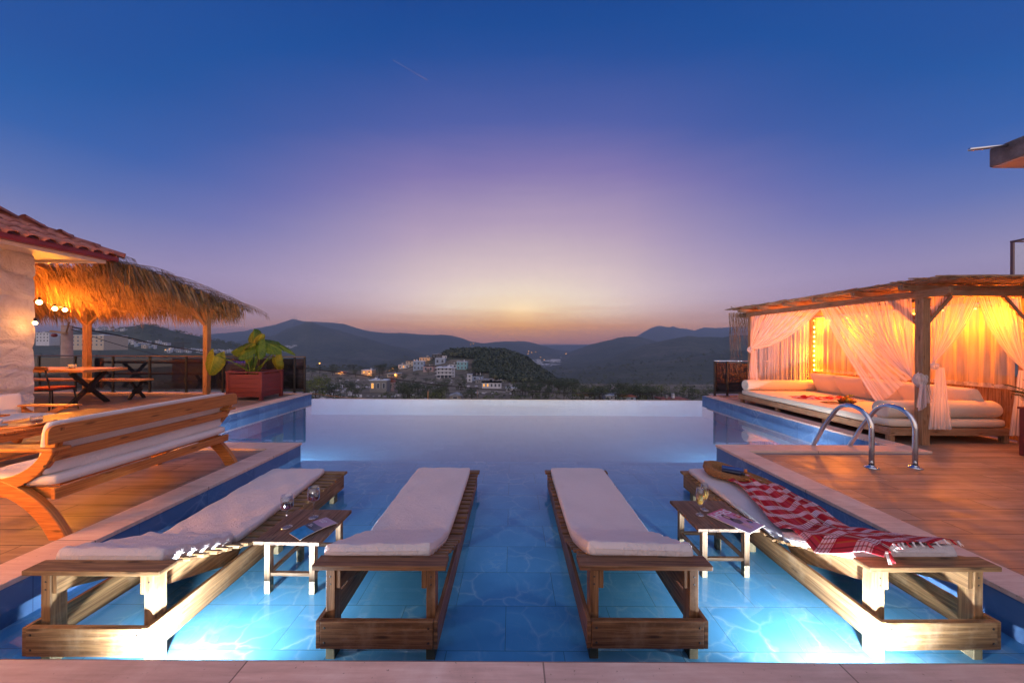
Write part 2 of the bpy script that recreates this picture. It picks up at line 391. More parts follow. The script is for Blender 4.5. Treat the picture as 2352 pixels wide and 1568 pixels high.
def pool_mat(name, base, lite, vein, axes=(0, 1), wd=.633, dp=.3165, rough=.35, ox=0.0, oy=0.0, shift=.5, vs=1.0, gap=.004):
    m, n = newmat(name); p = n.geo(); s_ = n.n('ShaderNodeSeparateXYZ', ins={0: p})
    rv, rc, g = tiled(n, s_.outputs[axes[0]], s_.outputs[axes[1]], wd, dp, gap, shift, ox, oy)
    off = n.n('ShaderNodeVectorMath', operation='SCALE', ins={0: rc}); off.inputs[3].default_value = 40
    pv = n.n('ShaderNodeVectorMath', operation='ADD', ins={0: p, 1: off.outputs[0]}).outputs[0]
    wr = n.n('ShaderNodeTexNoise', ins={0: pv}); wr.inputs['Scale'].default_value = 3*vs; wr.inputs['Detail'].default_value = 4
    ws = n.n('ShaderNodeVectorMath', operation='SCALE', ins={0: wr.outputs[1]}); ws.inputs[3].default_value = .28
    pw = n.n('ShaderNodeVectorMath', operation='ADD', ins={0: pv, 1: ws.outputs[0]}).outputs[0]
    vo = n.n('ShaderNodeTexVoronoi', feature='DISTANCE_TO_EDGE', ins={0: pw}); vo.inputs['Scale'].default_value = 4.2*vs
    vo2 = n.n('ShaderNodeTexVoronoi', feature='DISTANCE_TO_EDGE', ins={0: pw}); vo2.inputs['Scale'].default_value = 15*vs
    lg = n.noise(pv, 1.8*vs, 4, .6)
    c = n.ramp(lg, [(.32, base), (.7, lite)])
    msk = n.ramp(n.noise(pv, 2.2*vs, 3, .5), [(.42, .12), (.62, 1.0)])
    c = n.mix(n.m('MULTIPLY', n.ramp(vo.outputs[0], [(0, .75), (.012, .35), (.06, 0.0)]), msk), c, vein)
    c = n.mix(n.m('MULTIPLY', n.ramp(vo2.outputs[0], [(0, .5), (.06, 0.0)]), n.ramp(lg, [(.5, 0.0), (.7, .9)])), c, vein)
    c = n.mix(n.m('MULTIPLY', rv, .25), c, base)
    c = n.mix(n.m('MULTIPLY', g, .7), c, tuple(x*.35 for x in base))
    n.out(n.bsdf(c, rough, normal=n.bump(g, .2, -.002), spec=.4)); return m
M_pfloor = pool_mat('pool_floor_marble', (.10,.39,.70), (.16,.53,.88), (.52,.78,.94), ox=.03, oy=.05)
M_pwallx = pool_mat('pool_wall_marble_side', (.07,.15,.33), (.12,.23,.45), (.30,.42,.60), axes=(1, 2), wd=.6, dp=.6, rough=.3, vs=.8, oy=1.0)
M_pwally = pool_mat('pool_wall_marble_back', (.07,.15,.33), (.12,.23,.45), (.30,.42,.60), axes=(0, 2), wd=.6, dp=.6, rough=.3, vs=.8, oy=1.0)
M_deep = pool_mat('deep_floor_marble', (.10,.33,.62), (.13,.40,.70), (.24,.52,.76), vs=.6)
# water
m, n = newmat('pool_water'); M_water = m; p = n.geo()
h = n.noise(n.vmul(p, (1, .6, 1)), 1.6, 2, .5); bn = n.bump(h, .05, .02)
fr = n.n('ShaderNodeFresnel', ins={0: 1.33, 'Normal': bn})
tr = n.n('ShaderNodeBsdfTransparent', ins={0: (.93,.98,1.0)}); gl = n.n('ShaderNodeBsdfGlossy', ins={0: (1,1,1), 'Roughness': 0.0, 'Normal': bn})
n.out(n.n('ShaderNodeMixShader', ins={0: n.m('MULTIPLY', fr, 1.55, clamp=True), 1: tr, 2: gl}))
# stone wall
m, n = newmat('whitewashed_stone'); M_stone = m; o = n.geo()
vo = n.n('ShaderNodeTexVoronoi', feature='DISTANCE_TO_EDGE', ins={0: n.vmul(o, (1.5, 1.5, 3.0))}); vo.inputs['Scale'].default_value = .8
a = n.noise(o, 4, 6, .7, .8); b = n.noise(n.vmul(o, (1, 1, 1.6)), 14, 5, .7)
c = n.ramp(a, [(.3, (.66,.60,.60)), (.65, (.86,.82,.83))])
hh = n.m('ADD', n.m('ADD', n.m('MULTIPLY', n.ramp(vo.outputs[0], [(0, 0.0), (.08, 1.0)]), .12), n.m('MULTIPLY', a, 1.2)), n.m('MULTIPLY', b, .35))
n.out(n.bsdf(c, .85, normal=n.bump(hh, 1.0, .07)))
M_terra = plain('terracotta', (.42,.155,.115), .7, nz=9, amp=.4, bumps=.2)
M_gutter = plain('burgundy_metal', (.20,.030,.035), .35, nz=3, amp=.15)
M_fascia = plain('white_painted_board', (.66,.58,.55), .6, nz=5, amp=.12)
M_black = plain('black_metal', (.016,.017,.018), .4, spec=.5)
M_blackw = plain('black_steel_legs', (.010,.011,.014), .5)
M_chrome = plain('polished_steel', (.72,.74,.77), .14, 1.0)
M_red = plain('red_painted_planks', (.15,.024,.024), .55, nz=30, amp=.15, bumps=.05)
M_soil = plain('potting_soil', (.03,.02,.014), .95, nz=20, bumps=.5)
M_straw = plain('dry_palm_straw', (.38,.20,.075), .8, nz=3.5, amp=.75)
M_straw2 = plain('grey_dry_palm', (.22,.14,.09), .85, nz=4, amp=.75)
M_reed = plain('reed_canes', (.40,.24,.13), .7, nz=18, amp=.45)
M_redcush = plain('red_seat_pad', (.30,.035,.025), .8)
M_conc = plain('stained_concrete', (.13,.125,.15), .85, nz=3.2, amp=.75, bumps=.2)
M_soffit = plain('soffit_plaster', (.56,.47,.50), .8, nz=3, amp=.1)
M_porc = plain('glazed_porcelain', (.78,.76,.74), .12)
M_pole = plain('concrete_pole', (.40,.26,.21), .8, nz=5, amp=.2)
M_cable = plain('black_cable', (.02,.018,.02), .3)
def glassmat(name, tint, fac=.08, rough=.02):
    m, n = newmat(name); lw = n.m('POWER', n.n('ShaderNodeLayerWeight', ins={0: .5}).outputs[1], 3.0)
    t = n.n('ShaderNodeBsdfTransparent', ins={0: tint}); g = n.n('ShaderNodeBsdfGlossy', ins={0: (1,1,1), 'Roughness': rough})
    n.out(n.n('ShaderNodeMixShader', ins={0: n.m('ADD', n.m('MULTIPLY', lw, .55), fac, clamp=True), 1: t, 2: g})); return m
M_smoke = glassmat('smoked_glass', (.42,.37,.38), .06)
M_clearg = glassmat('frosted_blue_glass', (.78,.80,.86), .10, .1)
M_glass = glassmat('wine_glass', (.90,.92,.96), .13)
m, n = newmat('red_wine'); M_wine = m; n.out(n.bsdf((.05,.001,.004), .05, **{'Transmission Weight': .35, 'IOR': 1.34}))
m, n = newmat('white_wine'); M_wwine = m
n.out(n.bsdf((.95,.52,.08), .05, **{'Transmission Weight': .75, 'IOR': 1.15, 'Subsurface Weight': 0.0}))
m, n = newmat('black_tea'); M_tea = m; n.out(n.bsdf((.20,.018,.004), .05, **{'Transmission Weight': .5}))
def emis(name, c, s):
    m, n = newmat(name); n.out(n.n('ShaderNodeEmission', ins={0: c, 1: s})); return m
E_bulb = emis('bulb_glow', (1,.62,.20), 30); E_led = emis('led_glow', (1,.50,.06), 26); E_pool = emis('pool_lamp_glow', (.8,.93,1), 30)
E_win = emis('lit_window', (1,.42,.10), 1.3); E_street = emis('street_lamp_glow', (1,.42,.08), 5); E_blue = emis('blue_sign_glow', (.15,.1,1), 3); E_redl = emis('red_sign_glow', (1,.10,.02), 2.5)
E_warm = emis('far_lights_glow', (1,.62,.35), 3)
# sheer curtain
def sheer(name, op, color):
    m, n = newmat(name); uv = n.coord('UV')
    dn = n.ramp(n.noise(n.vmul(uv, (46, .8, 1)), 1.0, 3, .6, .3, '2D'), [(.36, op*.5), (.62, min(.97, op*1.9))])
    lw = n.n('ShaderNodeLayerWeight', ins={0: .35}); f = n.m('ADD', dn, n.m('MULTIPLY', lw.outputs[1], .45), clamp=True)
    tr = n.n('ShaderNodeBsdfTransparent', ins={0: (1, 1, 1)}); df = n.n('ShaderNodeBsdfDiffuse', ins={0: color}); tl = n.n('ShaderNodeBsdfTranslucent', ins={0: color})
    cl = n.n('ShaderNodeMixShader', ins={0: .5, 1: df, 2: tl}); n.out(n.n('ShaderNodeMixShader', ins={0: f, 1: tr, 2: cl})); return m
M_sheer = sheer('sheer_voile', .36, (.86,.80,.84)); M_sheer2 = sheer('sheer_voile_orange_lit', .92, (.88,.68,.42)); M_knot = sheer('gathered_voile', .93, (.86,.82,.84))  # back voile is white; the rope light's orange is put into its colour
# plaid blanket
def plaid():
    m, n = newmat('red_plaid'); uv = n.coord('UV'); s_ = n.n('ShaderNodeSeparateXYZ', ins={0: uv})
    U, V = s_.outputs[0], s_.outputs[1]
    def st(x, per, off, wd):
        f = n.m('FRACT', n.m('ADD', n.m('DIVIDE', x, per), off)); return n.m('LESS_THAN', f, wd)
    rd, wh, dk, br = (.40,.012,.022), (.80,.66,.70), (.05,.008,.012), (.40,.10,.02)
    c = n.mix(n.m('MULTIPLY', st(V, .15, 0, .42), .8), rd, wh)
    c = n.mix(n.m('MULTIPLY', st(U, .17, .1, .30), .30), c, (.55,.09,.13))
    c = n.mix(n.m('MULTIPLY', st(U, .17, .55, .10), .55), c, (.62,.55,.45))
    for o_, w_, cc, k in ((.02,.03,dk,.8), (.12,.03,dk,.8), (.22,.03,dk,.7), (.32,.035,br,.7), (.42,.03,dk,.6)):
        c = n.mix(n.m('MULTIPLY', st(U, .17, o_+.5, w_), k), c, cc)
    for o_ in (.07, .17, .27, .37, .45): c = n.mix(n.m('MULTIPLY', st(V, .15, 1-o_, .035), .75), c, (.36,.01,.03))
    nz = n.noise(n.coord('Object'), 300, 2, .5)
    n.out(n.bsdf(c, .9, normal=n.bump(nz, .2, .001), spec=.15)); return m
M_plaid = plaid()
def leafmat(name, c1, c2, tl=.4, sc=6, veins=False):
    m, n = newmat(name); g = n.noise(n.coord('Object'), sc, 4, .6); c = n.ramp(g, [(.35, c1), (.68, c2)])
    if veins:
        s_ = n.n('ShaderNodeSeparateXYZ', ins={0: n.coord('UV')}); au = n.m('ABSOLUTE', n.m('SUBTRACT', s_.outputs[0], .5)); ph = n.m('FRACT', n.m('ADD', n.m('MULTIPLY', s_.outputs[1], 7.0), n.m('MULTIPLY', au, -5.0)))
        c = n.mix(n.m('MULTIPLY', n.m('MAXIMUM', n.m('LESS_THAN', ph, .13), n.m('LESS_THAN', au, .018)), .55), c, tuple(min(1, x*2.0+.02) for x in c2)); c = n.mix(n.ramp(ph, [(.13, .35), (.4, 0.0)]), c, tuple(x*.5 for x in c1))
    df = n.bsdf(c, .5, spec=.3); t = n.n('ShaderNodeBsdfTranslucent', ins={0: c}); n.out(n.n('ShaderNodeMixShader', ins={0: tl, 1: df, 2: t})); return m
M_bigleaf = leafmat('elephant_ear_leaf', (.05,.10,.010), (.15,.21,.018), .35, 5, True)
M_yellowleaf = leafmat('yellowing_leaf', (.16,.19,.012), (.38,.31,.02), .4, 5, True)
M_palm = leafmat('palm_leaf', (.035,.05,.02), (.09,.10,.03), .3)
M_olive = leafmat('olive_foliage', (.055,.075,.040), (.18,.19,.11), .2, .35)
M_dkleaf = leafmat('pine_foliage', (.038,.058,.036), (.115,.14,.08), .2, .3)
M_yleaf = leafmat('bright_shrub_foliage', (.11,.14,.03), (.24,.26,.065), .25, .35)
M_bark = plain('bark', (.07,.05,.04), .9)
M_knit = plain('woven_jute', (.30,.14,.05), .9, nz=90, amp=.5, bumps=.9)
# land
m, n = newmat('forest_land'); M_land = m; p = n.geo()
a = n.noise(n.vmul(p, (1, 1, 1)), .004, 8, .65); b = n.noise(p, .03, 6, .7); c2 = n.noise(p, .25, 4, .7)
f = n.m('ADD', n.m('MULTIPLY', a, .4), n.m('ADD', n.m('MULTIPLY', b, .3), n.m('MULTIPLY', c2, .3)))
c = n.ramp(f, [(.36, (.044,.054,.044)), (.5, (.085,.094,.066)), (.60, (.14,.135,.10))])
c = n.mix(n.ramp(n.m('MULTIPLY', n.noise(p, .012, 5, .7), n.noise(p, .0021, 3, .5)), [(.29, 0.0), (.37, .55)]), c, (.20,.165,.14))
n.out(n.bsdf(c, .95, spec=.1))
M_land_near = plain('stony_hillside', (.17,.14,.095), .95, nz=.10, amp=.75)
M_rock = plain('limestone', (.50,.48,.50), .9, nz=1.0, amp=.4)
# ================================================================== terrace, pool, water
WZ, SF, DF = -.18, -.265, -.60
XL, XR, XLL, XRR, YF, YS, YB = -2.94, 2.86, -5.55, 5.28, 1.495, 4.76, 9.46
CW = .265; DZK = -.035
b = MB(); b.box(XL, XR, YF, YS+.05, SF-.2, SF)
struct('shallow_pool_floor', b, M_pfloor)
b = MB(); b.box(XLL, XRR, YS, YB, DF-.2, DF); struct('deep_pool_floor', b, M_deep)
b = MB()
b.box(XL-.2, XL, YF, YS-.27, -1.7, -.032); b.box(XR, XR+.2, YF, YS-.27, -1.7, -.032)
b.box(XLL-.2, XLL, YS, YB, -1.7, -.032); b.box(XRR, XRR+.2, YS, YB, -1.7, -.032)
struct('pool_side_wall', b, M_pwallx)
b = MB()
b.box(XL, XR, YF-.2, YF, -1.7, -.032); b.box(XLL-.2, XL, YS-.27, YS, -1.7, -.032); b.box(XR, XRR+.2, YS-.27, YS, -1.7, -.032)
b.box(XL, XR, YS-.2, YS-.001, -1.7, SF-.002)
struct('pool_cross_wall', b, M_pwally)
b = MB(); b.box(XLL-.2, XRR+.2, YB, YB+.14, -1.9, WZ-.004); struct('infinity_edge', b, M_deep)
b = MB(); b.add([(XL, YF, WZ), (XR, YF, WZ), (XR, YS, WZ), (XL, YS, WZ)], [(0, 1, 2, 3)])
b.add([(XLL, YS, WZ), (XRR, YS, WZ), (XRR, YB+.13, WZ), (XLL, YB+.13, WZ)], [(0, 1, 2, 3)])
struct('pool_water', b, M_water)
def coping(x0, x1, y0, y1):
    b = MB(); b.box(x0, x1, y0, y1, -.032, 0); return b
cp = MB()
for q in ((-3.6, 3.5, 1.19, YF+.012), (XL-CW, XL+.012, YF+.014, YS-CW-.002), (XR-.012, XR+CW, YF+.014, YS-CW-.002),
          (XLL-CW, XL+.012, YS-CW, YS+.012), (XR-.012, XRR+CW, YS-CW, YS+.012),
          (XLL-CW, XLL+.012, YS+.014, YB), (XRR-.012, XRR+CW, YS+.014, YB-.22),
          (-18, XLL-CW-.002, 9.34, 9.62), (XRR+CW+.002, 16, 9.34, 9.62)):
    cp.box(q[0], q[1], q[2], q[3], -.032, 0)
struct('pool_coping', cp, M_trav, bevel=.004)
dk = MB()
dk.box(-20, XL-CW, -4, YS-CW, -.3, DZK); dk.box(-20, XLL-CW, YS-CW+.001, 9.34, -.3, DZK)
dk.box(XR+CW, 18, -4, YS-CW, -.3, DZK); dk.box(XRR+CW, 18, YS-CW+.001, 9.34, -.3, DZK); dk.box(XL-CW+.001, XR+CW-.001, -4, 1.19, -.3, DZK)
struct('terrace_deck', dk, M_deck)
b = MB(); b.box(-20, XLL-.2, 4, 9.6, -14, -.31); b.box(XRR+.2, 18, 4, 9.6, -14, -.31); b.box(XLL-.2, XRR+.2, 9.0, YB+.139, -14, -1.95)
b.box(-20, 18, -4, 4, -14, -1.75)
struct('terrace_retaining_wall', b, M_conc)
# underwater lamps: fixtures and light
def pool_lamp(x, y, z, rz, energy, label, spot=150, tilt=8):
    t = thing('pool_lamp', label, 'pool lamp', (x, y, z), rz, 'lamps set in the pool walls')
    Rx = Matrix.Rotation(R(-90), 3, 'X')
    k = .55 if z > -.3 else 1.0
    MB().lathe([(0.001, .012), (.05*k, .012), (.062*k, .006), (.065*k, 0), (.001, 0)], (0, 0, 0), 20, Rx).build('housing', M_chrome, t)
    MB().lathe([(0.001, .013), (.045*k, .013), (.001, .0135)], (0, .002, 0), 20, Rx).build('lens', E_pool, t)
    l = light('lamp_light', 'SPOT', (0, .03, 0), energy, (.93, .96, 1.0), .03, spot_size=R(spot), spot_blend=.6)
    l.rotation_euler = (R(90+tilt), 0, 0); l.parent = t
    return t
pool_lamp(-1.66, YF+.004, -.222, 0, 360, 'small underwater lamp glowing white below the left lounger by the near wall', 165, 3)
pool_lamp(1.72, YF+.004, -.222, 0, 360, 'small underwater lamp glowing white below the right lounger by the near wall', 165, 3)
for i, (x, y, rz, e, lb) in enumerate(((-3.9, YS+.004, 0, 420, 'round underwater lamp below the left corner terrace'), (3.9, YS+.004, 0, 420, 'round underwater lamp below the right corner terrace'), (0, YS+.004, 0, 170, 'round underwater lamp below the middle of the shallow shelf'))):
    pool_lamp(x, y, -.42, R(rz), e, lb, 160, 0)
# ================================================================== loungers
def make_lounger(wd):
    t = thing('sun_lounger', None, 'sun lounger', (0, 0, 0), 0, 'wooden sun loungers standing in the shallow water')
    for s in (-1, 1):
        x0, x1 = sorted((s*.29, s*.312))
        MB().box(x0, x1, .004, 1.99, -.165, -.022).build('side_rail', wd, t, bevel=.003)
        x0, x1 = sorted((s*.240, s*.288))
        for y0, y1, zt in ((.055, .125, .218), (.99, 1.05, -.03), (1.83, 1.90, -.03)):
            MB().box(x0, x1, y0, y1, SF, zt).build('leg', wd, t, bevel=.003)
        x0, x1 = sorted((s*.213, s*.238))
        MB().prism([(.06, .214), (.125, .214), (.66, .003), (.70, -.02), (.62, -.10), (.50, -.05), (.125, .095), (.06, .105)], 0, x0, x1).build('head_rail', wd, t, bevel=.003)
    MB().box(-.288, .288, 0, .026, -.163, -.022).build('front_beam', wd, t, bevel=.003)
    MB().box(-.288, .288, 1.964, 1.99, -.163, -.022).build('rear_beam', wd, t, bevel=.003)
    b = MB(); b.obox((0, .072, .232), (.348, .046, .013)); b.build('head_board', wd, t, bevel=.004)
    b = MB()
    for k in range(7):
        f = k/6; y = .155+f*.50; z = .212-f*.198; M = Matrix.Rotation(-math.atan2(.198, .50), 3, 'X')
        b.obox((0, y, z), (.325+rnd.uniform(-.004, .004), .023, .0095), M)
    b.build('headrest_slats', wd, t, bevel=.003)
    b = MB(); y = .735
    while y < 1.93:
        b.obox((rnd.uniform(-.003, .003), y, -.0115), (.325, .024, .0095)); y += .0775
    b.build('bed_slats', wd, t, bevel=.003)
    MB().obox((0, 1.975, -.004), (.338, .036, .012)).build('end_board', wd, t, bevel=.004)
    for s in (-1, 1):
        for z in (-.055, -.13): MB().lathe([(.001, 0), (.006, 0), (.007, -.003)], (s*.265, -.001, z), 8, Matrix.Rotation(R(90), 3, 'X')).build('screw_head', M_black, t)
        for z in (.17, .13): MB().lathe([(.001, 0), (.005, 0), (.006, -.003)], (s*.264, .0545, z), 8, Matrix.Rotation(R(90), 3, 'X')).build('screw_head', M_black, t)
    return t
LP = [(-2.115, 1.69), (-.685, 1.74), (.705, 1.75), (2.215, 1.75)]
lab = ['leftmost lounger, its pale brown frame lit white by the underwater lamp', 'dark brown lounger second from the left, right of the table with red wine',
       'reddish brown lounger left of the table with white wine, knots in its front beam', 'rightmost lounger, under the plaid blanket and jute bag']
base_l = make_lounger(M_lounger)
base_r = make_lounger(M_lounger2)
def place(o, loc, rz=0): o.location = loc; o.rotation_euler = (0, 0, rz)
Ls = [base_l, copy_tree(base_r), base_r, copy_tree(base_l)]
for o, (x, y), s in zip(Ls, LP, lab): place(o, (x, y, 0)); o['label'] = s
Ls[3].rotation_euler[2] = R(.6)
# cushions: head panel and bed panel joined at a fold
def lounge_cushion(cx0, y0, cx1, label, nz=.004, headlift=0.0, skew=0.0):
    """cx0 centre x at the head, cx1 at the foot"""
    t = thing('lounger_cushion', label, 'cushion', (0, 0, 0), 0, 'cream cushions on the loungers')
    th = .052
    def cx(y): return cx0 + (cx1-cx0)*((y-y0)/1.95)
    def main(x, yy, z):
        y = y0+.655 + (yy+.66); zz = th/2+.0+z
        e = max(0, 1-(y-(y0+.655))/.12); zz += .012*e*e
        return (cx(y)+x, y, zz)
    def head(x, yy, z):
        f = (yy+.285)/.57   # 0 near end .. 1 fold
        ang = math.atan2(.198, .50)
        yb = y0+.115+f*.56*math.cos(ang)+ (skew*x); zb = .226+headlift*(1-f)-f*.56*math.sin(ang)+.012
        nx, nz_ = math.sin(ang), math.cos(ang)
        zz = z+th/2
        sag = -.006*math.sin(math.pi*f)
        return (cx(yb)+x, yb+zz*nx*.9, zb+zz*nz_+sag)
    b = MB(); b.pillow(.575, 1.32, th, 30, main, 26, 40, noise=nz)
    b.build('bed_panel', M_cush, t)
    b = MB(); b.pillow(.59, .57, th*1.42, 26, head, 26, 24, noise=nz*1.4)
    b.build('head_panel', M_cush, t)
    # seam piping around the head panel
    pts = []
    for k in range(48):
        a = 2*math.pi*k/48; ux = max(-1, min(1, 1.25*math.cos(a))); uy = max(-1, min(1, 1.25*math.sin(a)))
        kk = 1-.035*(abs(ux)*abs(uy))**6
        pts.append(head(ux*.305*kk, uy*.285*kk, 0))
    MB().tube(pts, .0032, 6, closed=True).build('piping', M_cush, t)
    return t
lounge_cushion(-2.135, 1.69, -2.27, 'rumpled cream cushion on the leftmost lounger, sagging over its left side', .006)
lounge_cushion(-.735, 1.74, -.725, 'cream cushion on the second lounger from the left, zip at its right corner', .004, skew=.03)
lounge_cushion(.712, 1.75, .705, 'cream cushion on the third lounger from the left, wide tucked head panel', .004, .008, -.05)
lounge_cushion(2.17, 1.75, 2.20, 'cream cushion on the rightmost lounger, half under the plaid blanket', .003)
# ================================================================== side tables
def make_table(label):
    t = thing('side_table', label, 'side table', (0, 0, 0), 0, 'low wooden side tables between the loungers')
    b = MB(); xs = [-.218+.436*k/6 for k in range(7)]
    for k in range(6): b.box(xs[k]+.0006, xs[k+1]-.0006, -.218, .218+rnd.uniform(-.002, .002), .078+rnd.uniform(-.0012, .0012), .10+rnd.uniform(-.001, .001))
    b.build('table_top', M_tabletop, t, bevel=.0015)
    for sx in (-1, 1):
        for sy in (-1, 1): MB().obox((sx*.15, sy*.165, (SF+.078)/2), (.019, .019, (.078-SF)/2)).build('leg', M_table, t, bevel=.002)
    b = MB()
    for s in (-1, 1):
        b.obox((0, s*.165, -.14), (.131, .012, .011)); b.obox((s*.15, 0, -.14), (.012, .146, .011))
    b.build('stretcher', M_table, t, bevel=.002)
    return t
t1 = make_table('low wooden table with two glasses of red wine and a brochure'); place(t1, (-1.462, 2.44, 0), R(-1))
t2 = copy_tree(t1); t2['label'] = 'low wooden table with two flutes of white wine and a magazine'; place(t2, (1.535, 2.62, 0), R(0))
# ================================================================== glasses
def wine_glass(loc, label, k=1.0):
    t = thing('wine_glass', label, 'wine glass', loc, 0, 'glasses of red wine')
    MB().lathe([(.001, .0), (.036, .001), (.037, .003), (.02, .006), (.006, .010), (.0042, .02), (.0038, .09), (.0055, .112), (.012, .118), (.036, .132), (.041, .145), (.0405, .19), (.0365, .225), (.0350, .225), (.0388, .19), (.0392, .146), (.034, .135), (.001, .122)], (0, 0, 0), 32).build('glass', M_glass, t)
    MB().lathe([(.001, .1235), (.033, .1365), (.0385, .147), (.0385, .165), (.001, .165)], (0, 0, 0), 32).build('wine', M_wine, t)
    t.scale = (k, k, k); return t
wine_glass((-1.577, 2.40, .101), 'glass of red wine nearer the left lounger, beside the corner of the brochure', 1.0)
wine_glass((-1.468, 2.535, .101), 'glass of red wine standing behind the brochure on the left table', 1.0)
def flute(loc, label):
    t = thing('champagne_flute', label, 'champagne flute', loc, 0, 'flutes of white wine')
    MB().lathe([(.001, 0), (.030, .001), (.031, .003), (.016, .008), (.006, .016), (.0045, .03), (.0045, .055), (.008, .068), (.020, .085), (.0275, .11), (.029, .135), (.027, .17), (.0235, .203), (.0225, .203), (.026, .17), (.0278, .135), (.0262, .11), (.019, .088), (.001, .075)], (0, 0, 0), 32).build('glass', M_glass, t)
    MB().lathe([(.001, .076), (.0185, .0885), (.0258, .11), (.0273, .135), (.0262, .156), (.001, .156)], (0, 0, 0), 32).build('wine', M_wwine, t)
    return t
flute((1.437, 2.60, .101), 'nearer champagne flute of golden wine on the right table')
flute((1.517, 2.68, .101), 'farther champagne flute of golden wine, just behind the other one')
# ================================================================== brochure and magazine
def text(s, size, mat, parent, loc, rz, name='lettering', bold=0.0):
    c = bpy.data.curves.new(name, 'FONT'); c.body = s; c.size = size; c.extrude = .0003; c.offset = bold; c.materials.append(mat)
    o = bpy.data.objects.new(name, c); col.objects.link(o); bpy.context.view_layer.update(); me = bpy.data.meshes.new_from_object(o.evaluated_get(bpy.context.evaluated_depsgraph_get())); bpy.data.objects.remove(o)
    o = bpy.data.objects.new(name, me); col.objects.link(o); o.parent = parent; o.location = loc; o.rotation_euler = (0, 0, rz); return o
M_paper = plain('paper_edge', (.62,.60,.56), .7); M_bl1 = plain('cover_bright_blue', (.01,.17,.42), .35, nz=25, amp=.35)
m, n = newmat('cover_dusk_blue'); M_bl2 = m; s_ = n.n('ShaderNodeSeparateXYZ', ins={0: n.coord('Object')})
g_ = n.m('ADD', n.m('MULTIPLY', s_.outputs[0], -3.4), n.m('MULTIPLY', n.noise(n.coord('Object'), 25, 4, .6), .25))
n.out(n.bsdf(n.ramp(n.m('ADD', g_, .45), [(.1, (.30,.22,.34)), (.35, (.14,.14,.34)), (.75, (.03,.07,.28)), (1, (.02,.05,.25))]), .3))
M_bl3 = plain('cover_dark_slate', (.06,.07,.11), .35, nz=40, amp=.4); M_ink = plain('pale_ink', (.55,.60,.72), .5)
c4 = [P(662, 1218.5, .118), P(691.4, 1238, .118), P(777.8, 1198.7, .118), P(748.5, 1182.6, .118)]
c0 = (c4[0]+c4[1])/2; c1 = (c4[2]+c4[3])/2; L_ = (c1-c0).length; W_ = ((c4[0]-c4[1]).length+(c4[2]-c4[3]).length)/2; W_ = min(W_, .145)
ang = math.atan2(c1.y-c0.y, c1.x-c0.x)
bt = thing('brochure', 'glossy blue brochure lying open face down on the left side table', 'brochure', (c0.x, c0.y, .101), ang)
def page(x, y):
    u = x/L_; return .012*(math.sin(math.pi*min(1, max(0, u)))**.6)*(.6+.4*abs(y)/W_*2)
def cover(x0, x1, zoff, fy=1.0):
    def f(u, v): x = x0+(x1-x0)*u; y = (v-.5)*W_*fy; return (x, y, page(x, y)+zoff)
    return f
MB().grid(cover(0, L_, .0052), 20, 4).build('pages', M_paper, bt, solid=.004)
MB().grid(cover(0, L_*.38, .0066), 10, 4).build('front_cover', M_bl1, bt)
MB().grid(cover(L_*.38, L_*.60, .0068), 8, 4).build('middle_panel', M_bl3, bt)
MB().grid(cover(L_*.60, L_, .0066), 10, 4).build('back_cover', M_bl2, bt)
text('TATİLİN\nADRESİ', .017, M_ink, bt, (L_*.80, .055, .0155), R(-90))
text('KAŞ\nLİKYA', .014, M_ink, bt, (L_*.49, .05, .0195), R(-90))
m4 = [P(1656.5, 1158.7, .11), P(1625, 1188, .11), P(1726, 1227, .11), P(1753, 1203.7, .11)]
ml = (m4[0]+m4[1])/2; mr = (m4[2]+m4[3])/2; LM = min((mr-ml).length, .30); WM = .20; ang = math.atan2(mr.y-ml.y, mr.x-ml.x)
mt = thing('magazine', 'pink and red fashion magazine overhanging the front edge of the right table', 'magazine', (ml.x, ml.y, .101), ang)
m, n = newmat('magazine_cover'); M_mag = m; o_ = n.coord('UV'); s_ = n.n('ShaderNodeSeparateXYZ', ins={0: o_})
cc = n.ramp(n.m('ADD', s_.outputs[0], n.m('MULTIPLY', n.m('SUBTRACT', 1, s_.outputs[1]), .28)), [(0, (.50,.03,.04)), (.22, (.52,.06,.16)), (.5, (.46,.22,.36)), (1, (.42,.30,.45))])
cc = n.mix(n.ramp(n.noise(o_, 7, 5, .65), [(.5, 0.0), (.75, .35)]), cc, (.62,.5,.6))
n.out(n.bsdf(cc, .3))
def mz(u, v): return .006+.012*max(0, u-.82)**1.2*4*(.3+v)
MB().grid(lambda u, v: (u*LM, (v-.5)*WM, mz(u, v)), 16, 6).build('pages', M_paper, mt, solid=.005)
MB().grid(lambda u, v: (u*LM, (v-.5)*WM, mz(u, v)+.0006), 16, 6).build('cover', M_mag, mt)
M_wl = plain('white_ink', (.66,.62,.68), .4); M_skin = plain('printed_skin', (.48,.30,.26), .5); M_hair = plain('printed_hair', (.05,.035,.035), .5, nz=60); M_dress = plain('printed_dark_top', (.06,.065,.09), .5, nz=60); M_redink = plain('red_ink', (.45,.01,.02), .5)
text('HERS', .085, M_wl, mt, (.018+.058, -WM/2+.008, .0075), R(90), bold=.0016)
def blob(name, pts, mat, z, parent):
    vs = [(x, y, z) for x, y in pts]; b = MB(); b.add(vs, [list(range(len(vs)))]); b.build(name, mat, parent)
def ell(cx, cy, a, b_, n_=20, rot=0): return [(cx+a*math.cos(t)*math.cos(rot)-b_*math.sin(t)*math.sin(rot), cy+a*math.cos(t)*math.sin(rot)+b_*math.sin(t)*math.cos(rot)) for t in [2*math.pi*k/n_ for k in range(n_)]]
blob('printed_hair', ell(.100, -.012, .045, .021), M_hair, .0085, mt); blob('printed_face', ell(.098, -.014, .024, .0135), M_skin, .0089, mt)
blob('printed_top', [(.13, -.028), (.135, .02), (.165, .03), (.205, .012), (.20, -.03), (.16, -.036)], M_dress, .0085, mt)
